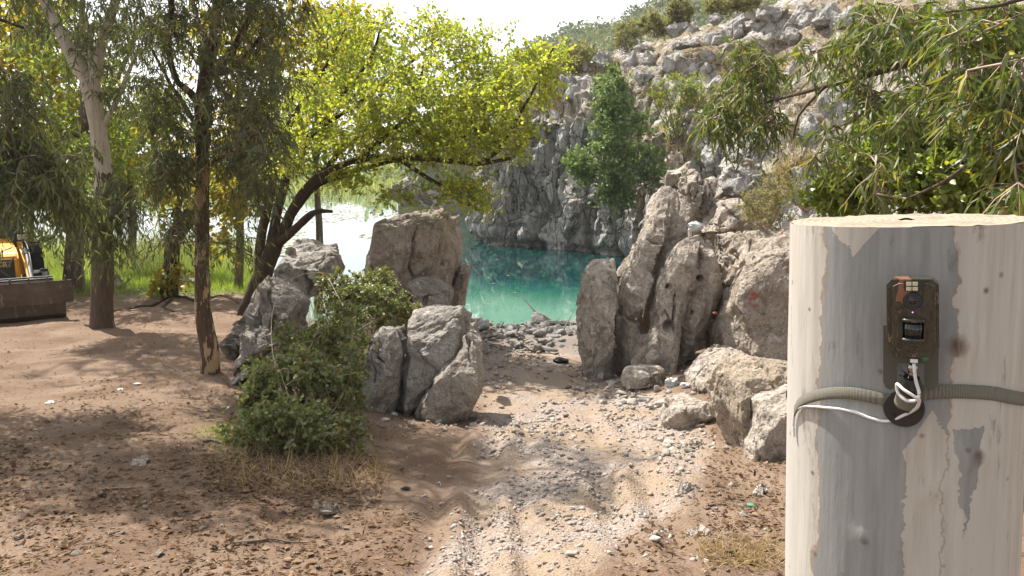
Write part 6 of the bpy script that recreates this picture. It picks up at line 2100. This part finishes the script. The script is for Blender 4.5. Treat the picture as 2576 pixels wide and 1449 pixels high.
def litter_leaves():
    r = np.random.default_rng(79)
    n = 44000
    px = r.uniform(-40, 2000, n); py = 1470 - (1470 - 790) * r.uniform(0, 1, n) ** .8
    g = soft_mask(px, py, GRAVEL, 40)
    nz = .5 + .5 * fbm(np.stack([px / 160, py / 60, px * 0], -1), 3, 80)
    w = np.where((px < 1050) | (px > 1560), .25 + .9 * nz, .12) * (1 - .93 * g)
    bare = in_poly(px, py, [(-50, 900), (250, 830), (330, 900), (120, 1040), (-50, 1130)])
    w = np.where(bare, w * .25, w)
    bare2 = in_poly(px, py, [(960, 1110), (1220, 1100), (1250, 1250), (1000, 1300), (900, 1230)])
    w = np.where(bare2, w * .15, w)
    m = r.uniform(0, 1, n) < w
    px, py = px[m], py[m]
    extra = 2600       # drift of dead leaves under the bramble
    px = np.r_[px, r.uniform(520, 960, extra)]; py = np.r_[py, r.normal(1205, 32, extra)]
    px = np.r_[px, r.uniform(1780, 1960, 1000)]; py = np.r_[py, r.uniform(1170, 1440, 1000)]
    P = ghit(px, py); n = len(P)
    P[:, 2] += r.uniform(.002, .016, n)
    ax = np.stack([r.normal(size=n), r.normal(size=n), r.normal(size=n) * .22], -1)
    fr = frames(ax, 0, r)
    ax_ = norm(ax); side = norm(np.stack([-ax_[:, 1], ax_[:, 0], r.normal(size=n) * .3], -1)); fr = (ax_, side, np.cross(ax_, side))
    L =   .018 + .055 * r.uniform(0, 1, n) ** 2.2; slim = r.uniform(0, 1, n) < .55
    Wd = np.where(slim, L * .2, L * r.uniform(.5, .9, n))
    var = np.stack([np.clip(r.normal(.5, .3, n), 0, 1), np.where(r.uniform(0, 1, n) < .35, r.uniform(.4, 1, n), 0), r.uniform(0, 1, n)], -1)
    o = link('leaf_litter', leaf_mesh('leaf_litter', P, fr, L, Wd, 'broad_lite', var, M['litter']))
    stuff(tag(o, 'dry tan and brown leaves strewn over the bare soil', 'fallen leaves'))
    # dry stalks under the bramble
    px = r.uniform(560, 980, 900); py = r.uniform(1130, 1230, 900)
    P = ghit(px, py)
    blades('dry_stalks', 'dry straw-coloured stalks under the front edge of the bramble', P, (.08, .3), (.004, .009), M['drygrass'], 81, .9, .4)
    px = r.uniform(1760, 1960, 500); py = r.uniform(1380, 1449, 500)
    P = ghit(px, py)
    blades('dry_stalks', 'dry straw-coloured stalks in the soil at the foot of the camera trunk', P, (.05, .22), (.004, .008), M['drygrass'], 82, .9, .4)
    px = np.r_[r.normal(700 * .9, 60, 500), r.normal(560, 40, 300)]; py = np.r_[r.normal(1130, 20, 500), r.normal(1090, 14, 300)]
    k = (px < 600)
    blades('weeds', 'thin green weeds in the soil left of the bramble', ghit(px[k], py[k]), (.04, .12), (.005, .01), M['grass'], 83, .7, .3)
litter_leaves()

def sticks():
    r = np.random.default_rng(84)
    spots = [(690, 1360, 'dark stick lying on the lit soil at the bottom, left of the half-buried rock'), (560, 1120, 'thin stick in the leaf litter left of the bramble'), (300, 1235, 'crooked stick among the dead leaves in the left foreground'),
             (880, 1265, 'reddish stick beside the half-buried pale rock'), (1830, 1290, 'dry twig lying near the pale block by the camera trunk'), (1880, 1400, 'bent dry stalk in the bottom corner beside the camera trunk'),
             (640, 845, 'stick lying against the foot of the long slanting rock'), (330, 785, 'root-like branch on the soil beside the thick trunk'), (555, 752, 'dark twigs lying between the flaking tree and the leaning dark tree')]
    for x, y, lab in spots:
        P = ghit(x, y)[0]
        a = r.uniform(-.5, .6)
        ln = r.uniform(.25, .45) * (1 if P[1] < 8 else 2.2)
        d = np.array([math.cos(a), math.sin(a), 0])
        pts = np.array([P + d * ln * s + np.array([0, 0, .015]) + r.normal(size=3) * np.array([.02, .03, .008]) for s in np.linspace(-.5, .5, 5)])
        pts[:, 2] = gz(pts[:, 0], pts[:, 1]) + .012
        R = np.linspace(.010, .004, 5) * (1 if P[1] < 8 else 2)
        q = resample(np.c_[pts, R], .04)
        V, f = tube(q[:, :3], q[:, 3], 6, .15, 3)
        o = link('stick', mesh_arrays('stick', V - P, [f], M['twig'], smooth=True), None, tuple(P))
        tag(o, lab, 'stick')
    # surface roots of the leaning plane tree
    for i, (line, rr) in enumerate([([(420, 752), (380, 770), (330, 778), (285, 790)], .06), ([(450, 750), (500, 760), (560, 752), (600, 768)], .05), ([(430, 756), (410, 775), (440, 790)], .05), ([(250, 815), (236, 822), (215, 820)], .06)]):
        h = np.concatenate([ghit(x, y) for x, y in line])
        q = resample(np.c_[h, np.linspace(rr, rr * .4, len(h))], .1)
        q[:, 2] = gz(q[:, 0], q[:, 1]) + .012
        V, f = tube(q[:, :3], q[:, 3], 8, .25, 5 + i)
        o = link('root', mesh_arrays('root', V - h[0], [f], M['bark_dark'], smooth=True), None, tuple(h[0]))
        tag(o, ['long bare root running left over the soil from the leaning plane tree', 'dark root running right from the leaning plane tree behind the flaking trunk', 'short root in front of the leaning plane tree', 'root at the left foot of the thick pale-topped trunk'][i], 'root')
sticks()

def crumple(name, label, cat, P, size, mat, seed, flat=.5):
    r = np.random.default_rng(seed)
    bm = bmesh.new()
    bmesh.ops.create_icosphere(bm, subdivisions=3, radius=1)
    q = np.array([v.co[:] for v in bm.verts])
    f1, f2, idv, g = voro(q * 1.6 + seed, seed, True)
    q = q * (1 + .5 * g[:, None] + .25 * fbm(q * 1.8, 3, seed)[:, None]) * np.array([1, .8, flat]) * size / 2
    for v, c in zip(bm.verts, q):
        v.co = c
    m = bpy.data.meshes.new(name); bm.to_mesh(m); bm.free(); m.materials.append(mat)
    o = link(name, m, None, (P[0], P[1], P[2] + size * flat * .3))
    tag(o, label, cat)

bagm = plain('white_polythene', (.42, .42, .42), .35, var=.05)
crumple('plastic_bag', 'white plastic bag caught between the rocks below the grooved boulder', 'bag', at(1748, 578, 13.2), .26, bagm, 1, .7)
crumple('plastic_bag', 'whitish plastic bag in the dark gap at the foot of the right-hand rocks', 'bag', ghit(1690, 975)[0], .22, bagm, 2, .8)
crumple('plastic_bag', 'torn white plastic scrap lying beside the squat tan boulder', 'litter', ghit(1725, 982)[0], .16, bagm, 3, .5)
crumple('red_bag', 'red plastic bag on the grass edge beside the leaning plane tree', 'bag', ghit(460, 727)[0], .34, plain('red_plastic', (.45, .02, .03), .4), 4, .4)
crumple('plastic_bag', 'white plastic bag beside the red one on the grass edge', 'bag', ghit(463, 716)[0], .34, bagm, 5, .6)
crumple('paper_scrap', 'white scrap of paper in the leaf litter left of the flaking tree', 'litter', ghit(346, 972)[0], .10, bagm, 6, .4)
crumple('paper_scrap', 'pale scrap of paper near the dark band of shade on the left', 'litter', ghit(128, 1024)[0], .11, bagm, 7, .3)
crumple('paper_scrap', 'small white scrap below the flaking tree in the dead leaves', 'litter', ghit(303, 985)[0], .08, bagm, 8, .4)
crumple('paper_scrap', 'small white block on the soil between the bramble and the cracked rocks', 'litter', ghit(992, 1052)[0], .09, bagm, 9, .5)
crumple('paper_scrap', 'white scrap at the lower right foot of the bramble', 'litter', ghit(970, 1068)[0], .10, bagm, 10, .4)
crumple('burnt_scrap', 'black burnt scrap on the track beside the low upright rock', 'litter', ghit(1408, 913)[0], .30, plain('burnt', (.012, .011, .010), .8), 11, .4)
crumple('burnt_scrap', 'small black cinder on the bare soil in front of the track', 'litter', ghit(1020, 1222)[0], .07, plain('cinder', (.015, .014, .013), .8), 12, .4)
crumple('red_scrap', 'red scrap wedged in the crack beside the largest tan block', 'litter', at(1798, 790, 11.9), .07, plain('red_scrap', (.22, .06, .03), .6), 13, .7)
crumple('glass_shard', 'green piece of broken glass on the soil near the pale block by the camera trunk', 'litter', ghit(1888, 1285)[0], .06, plain('green_glass', (.10, .28, .20), .1), 14, .5)
gl_ = ghit(1155, 1138)
o = link('green_leaf', leaf_mesh('green_leaf', np.zeros((1, 3)), (np.array([[.9, .3, .05]]), np.array([[-.3, .9, .1]]), np.array([[0, -.1, 1.]])), .09, .06, 'broad', np.array([[.5, 0, .6]]), M['grass']), None, tuple(gl_[0] + np.array([0, 0, .012])))
tag(o, 'single fresh green leaf lying on the track below the red-marked rock', 'leaf')
# driftwood and charred planks at the water's edge
for i, (x, y, ln, a, lab) in enumerate([(1395, 818, 1.1, .2, 'charred curved plank on the rubble at the edge of the pool'), (1300, 800, 1.3, -.15, 'dark flat piece of wood at the waterline of the rubble bank')]):
    P = ghit(x, y)[0]
    m_ = MB(); m_.box((0, 0, .06), (ln, .22, .05), Matrix.Rotation(.12, 3, 'Y'), bev=.012)
    o = m_.build('plank', plain('charred_wood', (.03, .027, .024), .9), None, tuple(P)); o.rotation_euler = (.2, 0, a)
    tag(o, lab, 'plank')
# floating leaves on the pool
r_ = np.random.default_rng(90)
for i in range(10):
    x, y = r_.uniform(1190, 1470), r_.uniform(645, 780)
    d = ray(x, y); s = -CZ / d[2]; P = d * s + np.array([0, 0, CZ]); P[2] = .012
    n_ = 7; th = np.linspace(0, 6.28, n_, endpoint=False); R = r_.uniform(.05, .11)
    V = np.stack([np.cos(th) * R, np.sin(th) * R * .6, r_.uniform(0, .02, n_)], -1)
    me = mesh_arrays('floating_leaf', V, [np.arange(n_)[None]], M['litter'], np.tile([[.9, 0, .9]], (n_, 1)))
    tag(link('floating_leaf', me, None, tuple(P)), 'pale dead leaf floating on the turquoise pool', 'leaf', 'dead leaves floating on the pool')

# ------------------------------------------------------------------ air
bm = MB(); bm.box((0, 720, 45), (4400, 1560, 102))
hz = NT('thin_haze')
hz.n.remove(hz.p)
vol = hz.new('ShaderNodeVolumePrincipled')
vol.inputs['Color'].default_value = (.93, .96, 1.0, 1)
vol.inputs['Density'].default_value = .00035
hz.ln(vol.outputs[0], hz.out.inputs['Volume'])
hzo = bm.build('haze', hz.m)
hzo['kind'] = 'stuff'
S.cycles.volume_max_steps = 64
